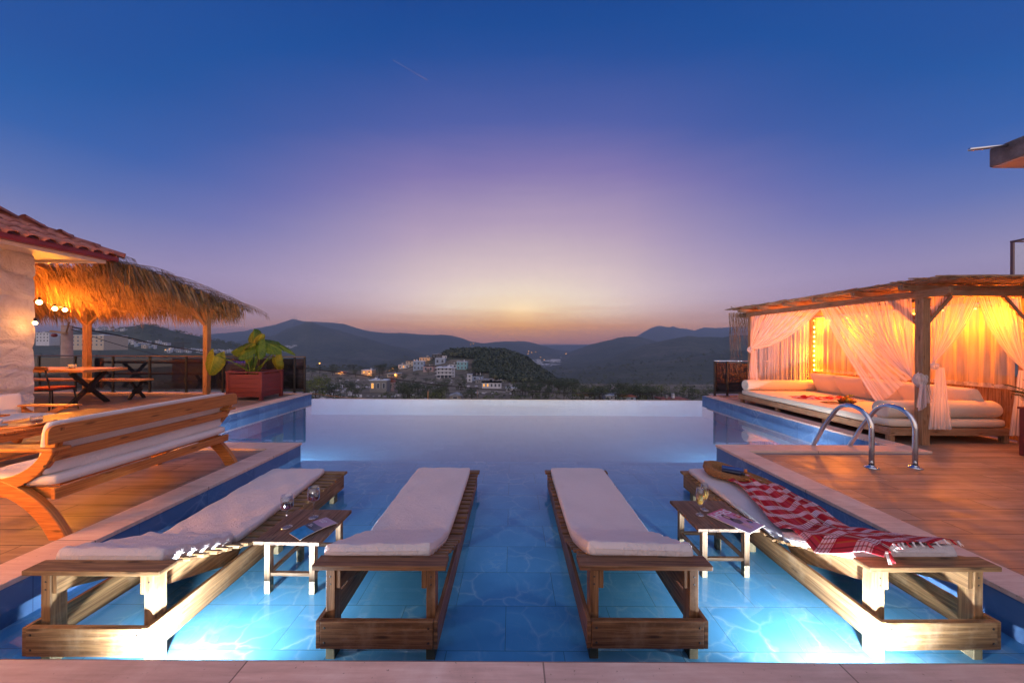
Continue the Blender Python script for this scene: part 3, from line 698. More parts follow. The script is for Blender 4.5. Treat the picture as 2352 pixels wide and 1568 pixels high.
blob('printed_arms', [(.13, .018), (.15, .05), (.20, .06), (.205, .05), (.16, .038), (.142, .012)], M_skin, .0089, mt)
blob('printed_skirt', [(.20, -.03), (.205, .014), (.27, .02), (.285, -.035), (.24, -.04)], plain('printed_skirt', (.42,.28,.32), .5, nz=50, amp=.4), .0087, mt)
blob('headline_box', [(.105, .055), (.15, .055), (.15, .09), (.105, .09)], M_redink, .0085, mt)
text('KADIN\nYASI', .015, M_wl, mt, (.124, .058, .0088), R(90))
blob('printed_bag', ell(.215, .068, .022, .016), M_hair, .0092, mt); blob('printed_blue_patch', ell(.225, .058, .009, .007), plain('cyan_ink', (.01,.28,.55), .4), .0096, mt)
# ================================================================== blanket on the right lounger
def surf_z(y):
    yl = y-1.75
    if yl > .655: return .066+.012*max(0, 1-(yl-.655)/.12)**2
    ang = math.atan2(.198, .50); f = (yl-.115)/(.56*math.cos(ang)); return .226-f*.56*math.sin(ang)+.012+.066*math.cos(ang)
def blanket(u, v):
    """v 0 = far end, 1 = near end, u 0 = left, 1 = right"""
    y = 3.36-v*1.52
    xl = np.interp(v, [0, .25, .5, .62, .72, .85, 1], [2.10, 2.07, 1.97, 1.925, 1.87, 1.80, 1.86]); xr = np.interp(v, [0, .2, .5, .62, .8, 1], [2.52, 2.50, 2.46, 2.46, 2.50, 2.49])
    x = xl+(xr-xl)*u
    x += .018*math.sin(v*9+u*4); yy = y + .03*math.sin(u*6+v*5) + (.10*(1-u) if v > .85 else 0)*(v-.85)/.15*-1.0 + max(0, v-.8)/.2*u*.09
    z = surf_z(max(1.80, yy))
    over = max(0, 1.885-x) if yy < 2.45 else 0
    fold = .016*abs(math.sin(u*8.5+v*3.2+1.3*math.sin(v*7)))**1.5 + .018*abs(math.sin(v*11+u*6+math.sin(u*9)))**2 + .03*math.exp(-((u-.42-.22*math.sin(v*5))/.09)**2)*(1-.3*v)
    z += .006+fold-over*1.35
    ex = max(0, x-2.50); z -= ex*2
    return (x, yy, z)
bl = thing('plaid_blanket', 'red and white plaid blanket with tassels draped along the rightmost lounger', 'blanket')
b = MB(); b.grid(blanket, 80, 170)
for i, q in enumerate(b.uv): b.uv[i] = [(a*.62, c_*1.6) for a, c_ in q]
b.build('cloth', M_plaid, bl, solid=.003)
yarn = plain('red_yarn', (.5,.02,.03), .9)
for k in range(15):
    u = (k+.5)/15; p = Vector(blanket(u, 1.0)); kz = Vector((0, -.012, 0))
    tgt = MB()
    for q in range(4):
        o_ = Vector((rnd.uniform(-.012, .012), 0, 0)); fall = -.05 if u < .12 else -.012
        tgt.tube([p, p+kz+o_*.4+Vector((0, 0, fall*.4)), p+kz*1.6+o_+Vector((0, -.006, fall))], [.0028, .0035, .0016], 5)
    tgt.sphere(p+kz*.5, .006, 5); tgt.build('tassel', yarn if k % 3 == 1 else M_white, bl)
# jute bag with two bottles
bagc = Vector((2.165, 3.44, .066)); bg_ = thing('jute_bag', 'open woven jute bag lying on the far end of the rightmost lounger', 'bag', bagc, R(-38))
def bag(u, v):
    a = 2*math.pi*u; rr = [(.02, .004), (.14, .0), (.175, .03), (.165, .075), (.13, .085), (.105, .06), (.085, .02)]
    t_ = v*(len(rr)-1); i = min(int(t_), len(rr)-2); f = t_-i; r0 = rr[i][0]*(1-f)+rr[i+1][0]*f; z0 = rr[i][1]*(1-f)+rr[i+1][1]*f
    k = 1+.06*math.sin(a*3+1)+.03*math.sin(a*7); z0 *= (1+.35*math.cos(a-2.8))
    return (r0*math.cos(a)*1.25*k, r0*math.sin(a)*.82*k, z0+.004)
MB().grid(bag, 60, 26).build('woven_body', M_knit, bg_)
for s, k in ((-1, 1.0), (1, .9)):
    pts = [Vector((.13+.30*k*math.sin(t_), s*.055*math.cos(t_)+(.0), .055-.035*math.sin(t_)+.018*s)) for t_ in [math.pi*q/14 for q in range(15)]]
    pts = [Vector((.13+.27*k*math.sin(math.pi*q/14), (.075*math.cos(math.pi*q/14))*k+s*.012, .06-.045*math.sin(math.pi*q/14)+.008*s)) for q in range(15)]
    MB().tube(pts, .0095, 8).build('handle', M_knit, bg_)
def bottle(loc, rz, label, mat, capm, L, rad):
    t = thing('sun_cream_bottle', label, 'bottle', loc, rz)
    M = Matrix.Rotation(R(90), 3, 'Y')
    MB().lathe([(.001, -L/2), (rad*.8, -L/2), (rad, -L/2+.008), (rad, L/2-.012), (rad*.9, L/2-.006), (.001, L/2-.005)], (0, 0, 0), 18, M).build('body', mat, t)
    MB().lathe([(.001, L/2-.004), (rad*.82, L/2-.004), (rad*.82, L/2+.022), (.001, L/2+.024)], (0, 0, 0), 18, M).build('cap', capm, t)
bottle((2.21, 3.405, .155), R(-30), 'blue bottle with orange cap lying in the jute bag', plain('blue_plastic', (.01,.06,.26), .25), plain('orange_cap', (.55,.17,.02), .4), .19, .024)
bottle((2.165, 3.355, .148), R(-32), 'dark bottle lying in front of the blue one in the jute bag', plain('dark_plastic', (.015,.02,.05), .2), plain('dark_cap', (.02,.02,.03), .3), .17, .019)
# ================================================================== ladder rails
lad = thing('pool_ladder', 'polished steel pool ladder with two arched handrails over the right coping', 'pool ladder', (0, 0, 0))
for X in (4.22, 4.73):
    pts = [Vector((X, 4.0, DZK)), Vector((X, 4.0, .2)), Vector((X, 4.0, .42))]
    c_ = Vector((X, 4.25, .42))
    for k in range(1, 13):
        a = math.pi-(math.pi-.62)*k/12; rr = .25 if k < 7 else .25
        pts.append(Vector((X, 4.245+.245*math.cos(a), .42+.225*math.sin(a))))
    pts += [Vector((X, 4.60, .32)), Vector((X, 4.80, -.05)), Vector((X, 4.86, -.25)), Vector((X, 4.87, -1.0))]
    h = MB().tube(pts, .0245, 16).build('handrail', M_chrome, lad)
    MB().lathe([(.001, 0), (.068, 0), (.070, .006), (.050, .016), (.03, .022), (.027, .03)], (X, 4.0, DZK), 28).build('flange', M_chrome, h)
b = MB()
for z in (-.45, -.72, -.98): b.box(4.245, 4.705, 4.83, 4.90, z, z+.03)
b.build('treads', M_chrome, lad)
# ================================================================== gazebo with daybed
gz = thing('gazebo', 'pine gazebo with reed roof over the daybed at the right of the pool', 'gazebo', (0, 0, 0))
GX0, GX1, GY0, GY1 = 5.94, 7.45, 4.94, 8.47
for x in (GX0, GX1):
    for y in (GY0, GY1): MB().box(x-.055, x+.055, y-.05, y+.05, DZK, 2.08).build('post', M_gaz, gz, bevel=.004)
for x in (GX0, GX1): MB().prism([(4.62, 2.11), (4.66, 2.083), (8.84, 2.083), (8.9, 2.13), (8.9, 2.195), (4.62, 2.195)], 0, x-.03, x+.03).build('beam', M_gaz, gz, bevel=.003)
for y in (GY0, GY1): MB().box(GX0+.033, GX1-.033, y-.03, y+.03, 2.11, 2.193).build('beam', M_gaz, gz, bevel=.003)
MB().box(GX1+.033, 9.2, GY0-.03, GY0+.03, 2.11, 2.193).build('beam', M_gaz, gz, bevel=.003)
for y in (5.01, 5.72, 6.46, 7.17, 7.9, 8.6):
    MB().prism([(5.70, 2.222), (5.72, 2.20), (5.75, 2.212), (5.79, 2.198), (5.86, 2.198), (7.9, 2.198), (7.9, 2.275), (5.70, 2.275)], 1, y-.035, y+.035).build('rafter', M_gaz, gz, bevel=.002)
for a, b_ in (((GX0, GY0+.05, 1.72), (GX0, GY0+.42, 2.10)), ((GX0+.05, GY0, 1.74), (GX0+.38, GY0, 2.11)), ((GX1-.05, GY0, 1.74), (GX1-.38, GY0, 2.11)), ((GX0, GY1-.05, 1.74), (GX0, GY1-.38, 2.10)), ((GX0+.05, GY1, 1.78), (GX0+.34, GY1, 2.11))):
    MB().bar(a, b_, .05, .085, (0, 1, 0) if a[0] != b_[0] else (1, 0, 0)).build('brace', M_gaz, gz, bevel=.003)
b = MB()
for k in range(250):
    x = 5.72+rnd.random()*3.4; y = 4.58
    while y < 8.85:
        L = rnd.uniform(.7, 1.8); y1 = min(y+L, 8.95+rnd.uniform(0, .12)); z = 2.287+rnd.uniform(0, .03)
        b.tube([(x, y-rnd.uniform(0, .10), z), (x+rnd.uniform(-.05, .05), (y+y1)/2, z+rnd.uniform(-.004, .008)), (x+rnd.uniform(-.06, .06), y1, z+rnd.uniform(0, .03))], rnd.uniform(.006, .011), 4, cap=False)
        y = y1-.15
for k in range(70):
    y = 4.52+rnd.random()**2*.5; x = 5.55+rnd.random()*2.6; b.tube([(x-.1, y, 2.30+rnd.random()*.035), (x+rnd.uniform(.6, 1.4), y+rnd.uniform(-.05, .05), 2.30+rnd.random()*.045)], rnd.uniform(.006, .010), 4, cap=False)
for k in range(60):   # stepped bundle ends on the pool side
    y = 4.6+rnd.random()*4.2; b.tube([(5.66+rnd.uniform(-.05, .05), y, 2.305+rnd.random()*.02), (5.72, y+rnd.uniform(.25, .6), 2.30+rnd.random()*.03)], rnd.uniform(.006, .010), 4, cap=False)
for k in range(40):
    p = Vector((5.74+rnd.uniform(0, .35), 8.7+rnd.uniform(-.2, .25), 2.32)); b.tube([p, p+Vector((rnd.uniform(-.1, .15), rnd.uniform(-.1, .1), rnd.uniform(.02, .08)))], .004, 4, cap=False)
b.build('reed_roof', M_reed, gz)
b = MB()   # dry vine fringe at the far corner
for k in range(80):
    x = 5.58+rnd.random()*.42; y = 8.60+rnd.random()*.25; L = rnd.uniform(.35, 1.6) if x < 5.80 else rnd.uniform(.3, .9); pts = []
    for q in range(9):
        t_ = q/8; pts.append((x+.02*math.sin(q*1.7+k)+(.05*t_), y+.02*math.cos(q+k), 2.2-L*t_))
    b.tube(pts, [.0045*(1-.6*q/8) for q in range(9)], 4, cap=False)
b.build('vine_fringe', M_straw2, gz)
b = MB()
for k in range(24): b.box(7.53, 7.55, 4.96+k*.147, 4.96+k*.147+.138, DZK+.02, .93+.01*(k % 3))
b.box(7.551, 7.58, 4.96, 8.48, .25, .33); b.box(7.551, 7.58, 4.96, 8.48, .70, .78)
b.build('back_fence', M_gaz, gz)
bs = thing('daybed', 'low slatted daybed frame with thick cream mattress under the gazebo', 'daybed', (0, 0, 0))
BX0, BX1, BY0, BY1 = 5.55, 7.37, 5.0, 8.36
b = MB(); b.box(BX0, BX0+.03, BY0+.03, BY1, .075, .185); b.box(BX0, BX1, BY0, BY0+.029, .075, .185); b.box(BX1-.03, BX1, BY0+.03, BY1, .075, .185); b.box(BX0+.031, BX1-.031, BY1-.03, BY1, .075, .185)
b.box(BX0+.031, BX1-.031, BY0+.03, BY1-.031, .15, .18)
b.build('bed_frame', M_gaz, bs, bevel=.003)
for x in (BX0+.06, BX1-.08):
    for y in (BY0+.06, 6.1, 7.2, BY1-.07): MB().box(x-.035, x+.035, y-.035, y+.035, DZK, .075).build('leg', M_gaz, bs, bevel=.002)
MB().pillow(1.80, 3.34, .115, 30, lambda x, y, z: (x+(BX0+BX1)/2, y+(BY0+BY1)/2, z+.187+.0575), 30, 60, noise=.002).build('mattress', M_mat, bs)
def bolster(x0, x1, y, r, label):
    t = tag(MB().lathe([(.001, x0+.02), (r*.6, x0+.008), (r*.93, x0), (r, x0+.02), (r*1.005, (x0+x1)/2), (r, x1-.02), (r*.93, x1), (.001, x1-.01)], (0, y, .30+r), 36, Matrix.Rotation(R(90), 3, 'Y')).build('bolster', M_mat), label, 'bolster')
bolster(5.57, 7.3, 8.16, .125, 'long round cream bolster along the far end of the daybed')
bolster(5.60, 7.3, 5.19, .13, 'long round cream bolster along the near end of the daybed, behind the post')
cl = ['farthest back cushion, beside the far bolster', 'second farthest back cushion, leaning over the next one', 'middle back cushion of the daybed, behind the swept curtain', 'back cushion just left of the near post', 'nearest back cushion, right of the near post']
for k, (yc, wdt) in enumerate(((7.72, .62), (7.15, .66), (6.56, .66), (5.98, .60), (5.52, .74))):
    ty = rnd.uniform(-.12, .12); M = Matrix.Rotation(R(90)+ty, 3, 'Z') @ Matrix.Rotation(R(62), 3, 'X')
    def fn(x, y, z, M=M, yc=yc): p = M @ Vector((x, y, z)); return (7.13-.0+p.x*(1), yc+p.y, .515+p.z)
    M = Matrix.Rotation(R(-90)+ty, 3, 'Z') @ Matrix.Rotation(R(58), 3, 'X')
    tag(MB().pillow(wdt, .52, .19, 3.6, fn, 20, 20).build('back_cushion', M_mat), 'plump cream '+cl[k], 'cushion', 'back cushions of the daybed')
# blankets, tablet and fruit bowl on the daybed
def bb(cx, cy, w_, l_, sd, rot, nm, lb):
    def f(u, v):
        x = (u-.5)*w_; y = (v-.5)*l_; z = .303+.02+.022*math.sin(u*19+sd)*math.sin(v*13+sd*2)+.018*math.sin(u*31+v*9+sd); e = min(u, 1-u, v, 1-v)*8; z = .303+(z-.303)*min(1, e+.15)
        x += .03*math.sin(v*8+sd); y += .04*math.sin(u*9+sd); c_, s_ = math.cos(rot), math.sin(rot); return (cx+x*c_-y*s_, cy+x*s_+y*c_, max(z, .305))
    b = MB(); b.grid(f, 44, 24)
    for i, q in enumerate(b.uv): b.uv[i] = [(a*w_, c_*l_) for a, c_ in q]
    tag(b.build(nm, M_plaid, solid=.003), lb, 'blanket')
bb(6.33, 6.93, 1.05, .42, 1.0, R(-8), 'plaid_throw', 'crumpled red plaid throw lying on the daybed mattress behind the fruit bowl')
t = thing('tray', 'shiny golden tray lying flat on the daybed mattress', 'tray', (6.02, 6.42, .306), R(12))
MB().box(-.15, .15, -.09, .09, 0, .004).build('base', plain('brass', (.65,.38,.10), .15, 1.0), t); b = MB()
for q in ((-.15, .15, -.094, -.0901), (-.15, .15, .0901, .094), (-.154, -.1501, -.094, .094), (.1501, .154, -.094, .094)): b.box(*q, 0, .012)
b.build('rim', plain('brass_rim', (.65,.38,.10), .2, 1.0), t)
fb_ = thing('fruit_bowl', 'dark woven bowl of fruit on the daybed mattress', 'bowl', (6.20, 6.32, .304))
MB().lathe([(.001, 0), (.06, 0), (.10, .02), (.135, .055), (.14, .065), (.13, .062), (.09, .025), (.001, .012)], (0, 0, 0), 28).build('bowl', plain('dark_wicker', (.06,.035,.02), .8, nz=70, bumps=.6), fb_)
for k, (x, y, z, r_, c_) in enumerate(((-.05, .02, .085, .042, (.55,.12,.01)), (.035, -.03, .085, .040, (.6,.30,.03)), (.03, .055, .09, .043, (.45,.05,.01)), (-.03, -.055, .082, .036, (.55,.35,.03)), (.0, .0, .125, .036, (.6,.24,.02)))):
    tag(MB().sphere((6.20+x, 6.32+y, .304+z), r_, 8).build('fruit', plain('fruit_skin', c_, .4)), None, 'fruit', 'fruit in the bowl on the daybed')['label'] = ['large orange at the left of the bowl', 'yellow fruit at the front of the bowl', 'red apple at the back right of the bowl', 'small yellow fruit at the front left of the bowl', 'orange on top of the fruit pile'][k]
b = MB()
for a, o_ in ((2.8, (-.09, 0, .13)), (.4, (.07, -.02, .14))): b.grid(lambda u, v, a=a, o_=o_: (o_[0]+(u-.5)*.14*math.cos(a)-(v-.5)*.08*(1-abs(2*u-1)**2)*math.sin(a), o_[1]+(u-.5)*.14*math.sin(a)+(v-.5)*.08*(1-abs(2*u-1)**2)*math.cos(a), o_[2]+.03*math.sin(u*3)), 8, 4)
b.build('leaves', M_bigleaf, fb_)
# ------------------------------------------------------------------ curtains
def bez(a, c, b_, t): return a*(1-t)**2+c*2*t*(1-t)+b_*t*t
def curtain(name, label, tops, hem, sagv, folds, nrm, mat, amp=.035, nu=150, nv=40, seed=0.0, parts=None):
    """tops(s) top edge, hem(s) lower end, sagv(s) pull of the middle, folds count, nrm fold direction"""
    N = Vector(nrm)
    def f(u, v):
        a, h = tops(u), hem(u); mid = (a+h)/2+sagv(u); p = bez(a, mid, h, v)
        am = amp*(1-.75*v if (tops(0)-tops(1)).length > 2*(hem(0.4)-hem(1)).length else 1)
        p = p+N*am*(math.sin(u*folds*6.283+seed+1.2*math.sin(u*9))+.4*math.sin(u*folds*14+seed*3))*(.35+.65*min(1, v*3))
        return p
    b = MB(); b.grid(f, nu, nv); o = b.build('voile', mat, None)
    t = thing(name, label, 'curtain', (0, 0, 0), 0, 'sheer curtains of the gazebo'); o.parent = t; return t
V = Vector; ZT = 2.085
# B: from the middle of the pool side swept to the near post
kn = V((5.86, 5.0, .93)); tip = V((5.82, 5.42, .44))
YM = 6.5
def sm(x): x = min(1, max(0, x)); return x*x*(3-2*x)
tB = curtain('gazebo_curtain', 'large sheer curtain swept right to the near post, its corner hanging in a point', lambda s: V((5.86, YM-(YM-5.0)*s, ZT)), lambda s: tip.lerp(kn, sm(s/.30)**.8),
        lambda s: V((0, -.0-.02*s+.22*s*(1-s)*2.0, -.25*s*(1.3-s)-.05)), 13, (-1, .15, 0), M_sheer, .028, 220, 50)
def knot(parent, c, r_, rz=0, sc=(1, 1, 1)):
    b = MB()
    def f(u, v):
        a = u*6.283; bb_ = v*math.pi; rr = r_*(1+.10*math.sin(a*5+v*7)+.06*math.sin(v*23+a*2)); return (c[0]+rr*math.sin(bb_)*math.cos(a)*sc[0], c[1]+rr*math.sin(bb_)*math.sin(a)*sc[1], c[2]-rr*math.cos(bb_)*sc[2])
    b.grid(f, 36, 24); b.build('knot', M_knot, parent)
knot(tB, (5.90, 4.93, .90), .085, sc=(.95, .8, 1.15))
b = MB(); b.grid(lambda u, v: (5.86+.10*(u-.5)*(1+v)+.02*math.sin(u*20), 4.86-.02*math.sin(u*14), .84-.38*v*(1-.5*abs(u-.3))), 20, 10); b.build('tail', M_sheer, tB)
# A: far half, tied to the far post
ka = V((5.86, 8.38, 1.29))
tA = curtain('gazebo_curtain', 'sheer curtain of the far half, swept left and tied to the far post', lambda s: V((5.86, 8.36-(8.36-YM+.05)*s, ZT)), lambda s: ka+V((0, -.01*s, .03*(1-s))),
        lambda s: V((0, .0-.0*s, -.02-.42*s*s)), 9, (-1, .1, 0), M_sheer, .025, 180, 40, 1.0)
knot(tA, (5.87, 8.40, 1.27), .07)
def tail(parent, x0, x1, y0, y1, z0, z1, spread, nrm, folds=5, mat=None):
    def f(u, v):
        k = .35+.65*v; um = (u-.5)*k*spread+.5; p = V((x0+(x1-x0)*um, y0+(y1-y0)*um, z0+(z1-z0)*v)); return p+V(nrm)*.025*math.sin(u*folds*6.283)*(.3+.7*v)
    b = MB(); b.grid(f, 50, 24); b.build('tail', mat or M_sheer, parent)
tail(tA, 5.84, 5.84, 8.45, 8.05, 1.25, .30, 1.0, (-1, 0, 0))
# C: pool-end side, left half tied to the near post
XM = 6.72
kc = V((6.04, 4.90, 1.13))
tC = curtain('gazebo_curtain', 'sheer curtain on the near end, tied to the near post with a long hanging tail', lambda s: V((6.02+(XM-6.02)*s, 4.92, 2.10)), lambda s: kc+V((.02*s, 0, .02)),
        lambda s: V((.02-.02*s+.10*s*s, 0, -.10*s)), 6, (0, -1, 0), M_sheer, .02, 120, 36, 2.0)
knot(tC, (6.05, 4.89, 1.10), .048); tail(tC, 5.97, 6.28, 4.88, 4.88, 1.08, .20, 1.1, (0, -1, 0), 5, M_knot)
tD = curtain('gazebo_curtain', 'sheer curtain on the near end, swept right towards the potted palm', lambda s: V((XM-.02+(7.36-XM)*s, 4.92, 2.10)), lambda s: V((7.36, 4.90, 1.05))+V((.0, 0, .02*s)),
        lambda s: V((-.12*(1-s), 0, -.16*(1-s))), 6, (0, -1, 0), M_sheer, .02, 120, 36, 3.0)
tail(tD, 7.10, 7.46, 4.86, 4.86, 1.05, .12, 1.1, (0, -1, 0), 4, M_knot)
def backc(label, a, b_, ztop, zbot, folds, nrm, lace=True, seed=0.0, mat=None):
    a, b_ = V(a), V(b_); L = (b_-a).length
    def f(u, v):
        p = a.lerp(b_, u); zb = zbot+(.022*abs(math.sin(u*L*16)) if lace and v > .97 else 0); p = V((p.x, p.y, ztop+(zb-ztop)*v))
        return p+V(nrm)*.022*(math.sin(u*folds*6.283+seed)+.5*math.sin(u*folds*15+seed+2*v))
    b = MB(); b.grid(f, 200, 30); t = thing('back_curtain', label, 'curtain', (0, 0, 0), 0, 'sheer curtains of the gazebo'); b.build('voile', mat or M_sheer2, t)
    if lace:
        b = MB(); b.grid(lambda u, v: f(u, 1)+V((0, 0, -.05*v-.02*v*abs(math.sin(u*L*16)))), 200, 3); b.build('lace_hem', M_knot, t)
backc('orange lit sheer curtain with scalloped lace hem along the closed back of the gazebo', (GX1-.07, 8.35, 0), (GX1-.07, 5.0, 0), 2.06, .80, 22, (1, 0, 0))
backc('full length sheer curtain across the far end of the gazebo', (5.98, GY1-.02, 0), (7.36, GY1-.02, 0), 2.06, .30, 13, (0, 1, 0), False, 1.0, M_sheer)
# warm light strips
ls = thing('light_rope', 'warm rope light hanging down the far right post of the gazebo', 'rope light', (0, 0, 0)); b = MB(); c2_ = MB()
for k in range(13): b.box(7.345, 7.365, 8.30, 8.315, .42+k*.115, .465+k*.115)
c2_.tube([(7.355, 8.318, .3), (7.355, 8.318, 1.96)], .006, 6)
b.build('light_segments', E_led, ls, bevel=0); c2_.build('cord', M_cable, ls)
ls2 = thing('light_rope', 'warm rope light running along the top of the closed back of the gazebo', 'rope light', (0, 0, 0)); b = MB(); pts = [V((7.34, 8.30-(8.30-5.0)*k/40, 1.98+.015*math.sin(k*.9))) for k in range(41)]
for p in pts[::5]: b.obox(p, (.006, .012, .005))
b.build('light_segments', E_led, ls2); MB().tube([p+V((0, 0, .012)) for p in pts], .004, 5).build('cord', M_cable, ls2)
for k, (x, y, z, e) in enumerate(((7.28, 8.1, 1.90, 70), (7.05, 7.3, 1.75, 80), (7.05, 6.4, 1.75, 80), (7.05, 5.6, 1.75, 76), (7.1, 5.15, 1.8, 40), (7.22, 8.2, 1.2, 50), (7.22, 8.2, .65, 28))):
    o = light('rope_light_glow', 'POINT', (x, y, z), e, (1, .215, .002), .06); o.parent = ls if k > 4 else ls2
# ================================================================== railings
def railing(label, posts, y, ztop, xs_end, dirx=1):
    t = thing('glass_railing', label, 'railing', (0, 0, 0)); zb = -.0
    for x in posts: 
        p = MB().box(x-.022, x+.022, y-.022, y+.022, 0, ztop-.015).build('post', M_black, t, bevel=.003); MB().box(x-.045, x+.045, y-.045, y+.045, 0, .008).build('foot_plate', M_black, p)
    xs = sorted(posts)
    b = MB(); b.tube([(xs[0]-.02, y, ztop), (xs[-1]+.02, y, ztop)], .02, 10); b.build('handrail', M_chrome if dirx > 0 else plain('bronze_rail', (.20,.13,.09), .3, .7), t)
    b = MB()
    for a, c_ in zip(xs[:-1], xs[1:]): b.box(a+.023, c_-.023, y-.012, y+.012, .07, .095)
    b.build('bottom_rail', M_black, t)
    for a, c_ in zip(xs[:-1], xs[1:]): MB().box(a+.03, c_-.03, y-.004, y+.004, .10, ztop-.05).build('glass_panel', M_smoke, t)
railing('smoked glass railing with bronze handrail behind the left terrace', [-5.74, -6.02, -7.0, -8.0, -9.02, -10.03, -11.05, -12.1, -13.1, -14.1], 9.46, .995, 0, -1)
railing('smoked glass railing with steel handrail behind the gazebo', [5.50, 5.84, 6.85, 7.9, 8.9, 9.9], 9.25, .945, 0, 1)
# ================================================================== red planter with elephant ear
pl = thing('planter_box', 'large square burgundy plank planter at the corner of the pool', 'planter', (0, 0, 0))
def planter(t, x0, x1, y0, y1, zt, n_=5):
    b = MB(); h = (zt-.06-.05)/n_
    for k in range(n_):
        z0 = .05+k*h; z1 = z0+h-.003
        b.box(x0+.02, x1-.02, y0+.012, y0+.032, z0, z1); b.box(x0+.02, x1-.02, y1-.032, y1-.012, z0, z1); b.box(x0+.012, x0+.0319, y0+.034, y1-.034, z0, z1); b.box(x1-.0319, x1-.012, y0+.034, y1-.034, z0, z1)
    b.build('plank_sides', M_red, t, bevel=.002)
    for x in (x0, x1-.07):
        for y in (y0, y1-.07): MB().box(x, x+.07, y, y+.07, DZK, zt-.03).build('corner_post', M_red, t, bevel=.003)
    b = MB(); b.box(x0-.012, x1+.012, y0-.012, y0+.06, zt-.028, zt); b.box(x0-.012, x1+.012, y1-.06, y1+.012, zt-.028, zt); b.box(x0-.012, x0+.06, y0+.0605, y1-.0605, zt-.028, zt); b.box(x1-.06, x1+.012, y0+.0605, y1-.0605, zt-.028, zt)
    b.build('top_frame', M_red, t, bevel=.003)
    MB().box(x0+.035, x1-.035, y0+.035, y1-.035, zt-.16, zt-.12).build('soil', M_soil, t)
planter(pl, -7.0, -6.12, 8.35, 9.14, .67)
ee = thing('elephant_ear_plant', 'elephant ear plant with big wavy green and yellow leaves in the burgundy planter', 'plant', (0, 0, 0))
def eleaf(base, c, w_, h_, tip_dir, face, mat, seed=0, droop=.12):
    c = V(c); t_ = V(tip_dir).normalized(); n_ = V(face).normalized(); n_ = (n_-t_*n_.dot(t_)).normalized(); s_ = t_.cross(n_)
    ph = rnd.uniform(0, 6)
    def f(u, v):   # u across -1..1, v 0 stem notch .. 1 tip
        uu = 2*u-1; 
        prof = math.sin(math.pi*min(1, (v*.86+.12)))**.62*(1-.25*v)
        x = uu*prof*w_/2; y = (v-.42)*h_ - (.16*h_*abs(uu)*(1-v)**2*1.6)
        if abs(uu) < .14 and v < .12: y += .06*h_
        z = -.22*w_*(abs(uu)**1.6) + .035*w_*math.sin(abs(uu)*14+v*9+ph)*abs(uu) - droop*h_*(v**2) + .02*w_*math.sin(v*26+ph)*abs(uu)**2
        return c+s_*x+t_*y+n_*z
    MB().grid(f, 18, 16).build('leaf', mat, ee)
    top = c-t_*.40*h_; b0 = V(base); m_ = (b0+top)/2+V((0, 0, .10))+(top-b0)*.12
    MB().tube([bez(b0, m_, top, k/10) for k in range(11)], [.024-.016*k/10 for k in range(11)], 8).build('petiole', M_bigleaf, ee)
PB = Q(579, 846, 8.75); PB.z = .55
def L4(x, y): return (447.9+.12449*x, 735+.12449*y)
for (x, y, w_, h_, td, fc, mt_, Y_) in ((310, 800, .47, .52, (-.25, -.1, -1), (.25, -1, .05), M_yellowleaf, 8.35), (1080, 340, .44, .46, (-.15, .1, 1), (.1, -1, .25), M_bigleaf, 8.9), (1165, 370, .26, .32, (.5, 0, .9), (.3, -1, .2), M_yellowleaf, 8.75),
        (845, 505, .46, .46, (-1, -.2, -.3), (-.1, -.8, .6), M_bigleaf, 8.7), (940, 560, .40, .44, (-.5, -.5, -.7), (.1, -.7, .7), M_bigleaf, 8.55), (1155, 545, .36, .42, (.1, -.1, -1), (0, -1, .1), M_bigleaf, 8.6), (1400, 450, .50, .52, (1, -.1, -.35), (.1, -.7, .75), M_bigleaf, 8.8),
        (1690, 520, .16, .46, (1, .1, -.55), (.2, -.5, .9), M_bigleaf, 8.95), (935, 680, .26, .28, (-.1, 0, -1), (0, -1, .1), M_yellowleaf, 8.6), (1020, 430, .34, .40, (.6, -.4, .2), (0, -.5, .9), M_bigleaf, 8.6), (1490, 790, .36, .42, (.1, .1, -1), (-.1, -1, .1), M_yellowleaf, 9.2)):
    c_ = Q(*L4(x, y), Y_); eleaf(PB+V((rnd.uniform(-.12, .12), rnd.uniform(-.1, .1), 0)), c_, w_, h_, td, fc, mt_)
# ================================================================== palm pot at the right edge
pp = thing('planter_box', 'tall burgundy plank planter at the right edge in front of the gazebo', 'planter', (0, 0, 0)); planter(pp, 6.66, 7.12, 4.03, 4.48, .60)
pa = thing('potted_palm', 'dark spiky palm fronds spreading from the right edge planter', 'palm', (0, 0, 0)); pc = V((6.93, 4.27, .56))
b = MB()
for k in range(26):
    a = k*2.4; el_ = R(25+50*((k*7) % 10)/10); L = rnd.uniform(.40, .60); dv = V((math.cos(a)*math.cos(el_), math.sin(a)*math.cos(el_), math.sin(el_))); pts = [pc+dv*L*q/8+V((0, 0, -.30*(q/8)**2*L)) for q in range(9)]
    b.tube(pts, [.008*(1-q/10) for q in range(9)], 4, cap=False)
    for q in range(1, 9):
        for s in (-1, 1):
            for rr in range(3):
                p = pts[q-1].lerp(pts[q], rr/3); sd_ = dv.cross(V((0, 0, 1))).normalized()*s; e = p+sd_*.13*(1-q/14)+dv*.11+V((0, 0, .02)); m_ = (p+e)/2+V((0, 0, .02)); wv = dv*.004+V((0, 0, .003))
                b.add([p-wv, p+wv, m_+wv*1.2, m_-wv*1.2, e], [(0, 1, 2, 3), (3, 2, 4)])
b.build('fronds', M_palm, pa); MB().lathe([(.001, 0), (.06, 0), (.075, .07), (.05, .13), (.001, .14)], pc-V((0, 0, .10)), 14).build('trunk', M_bark, pa)
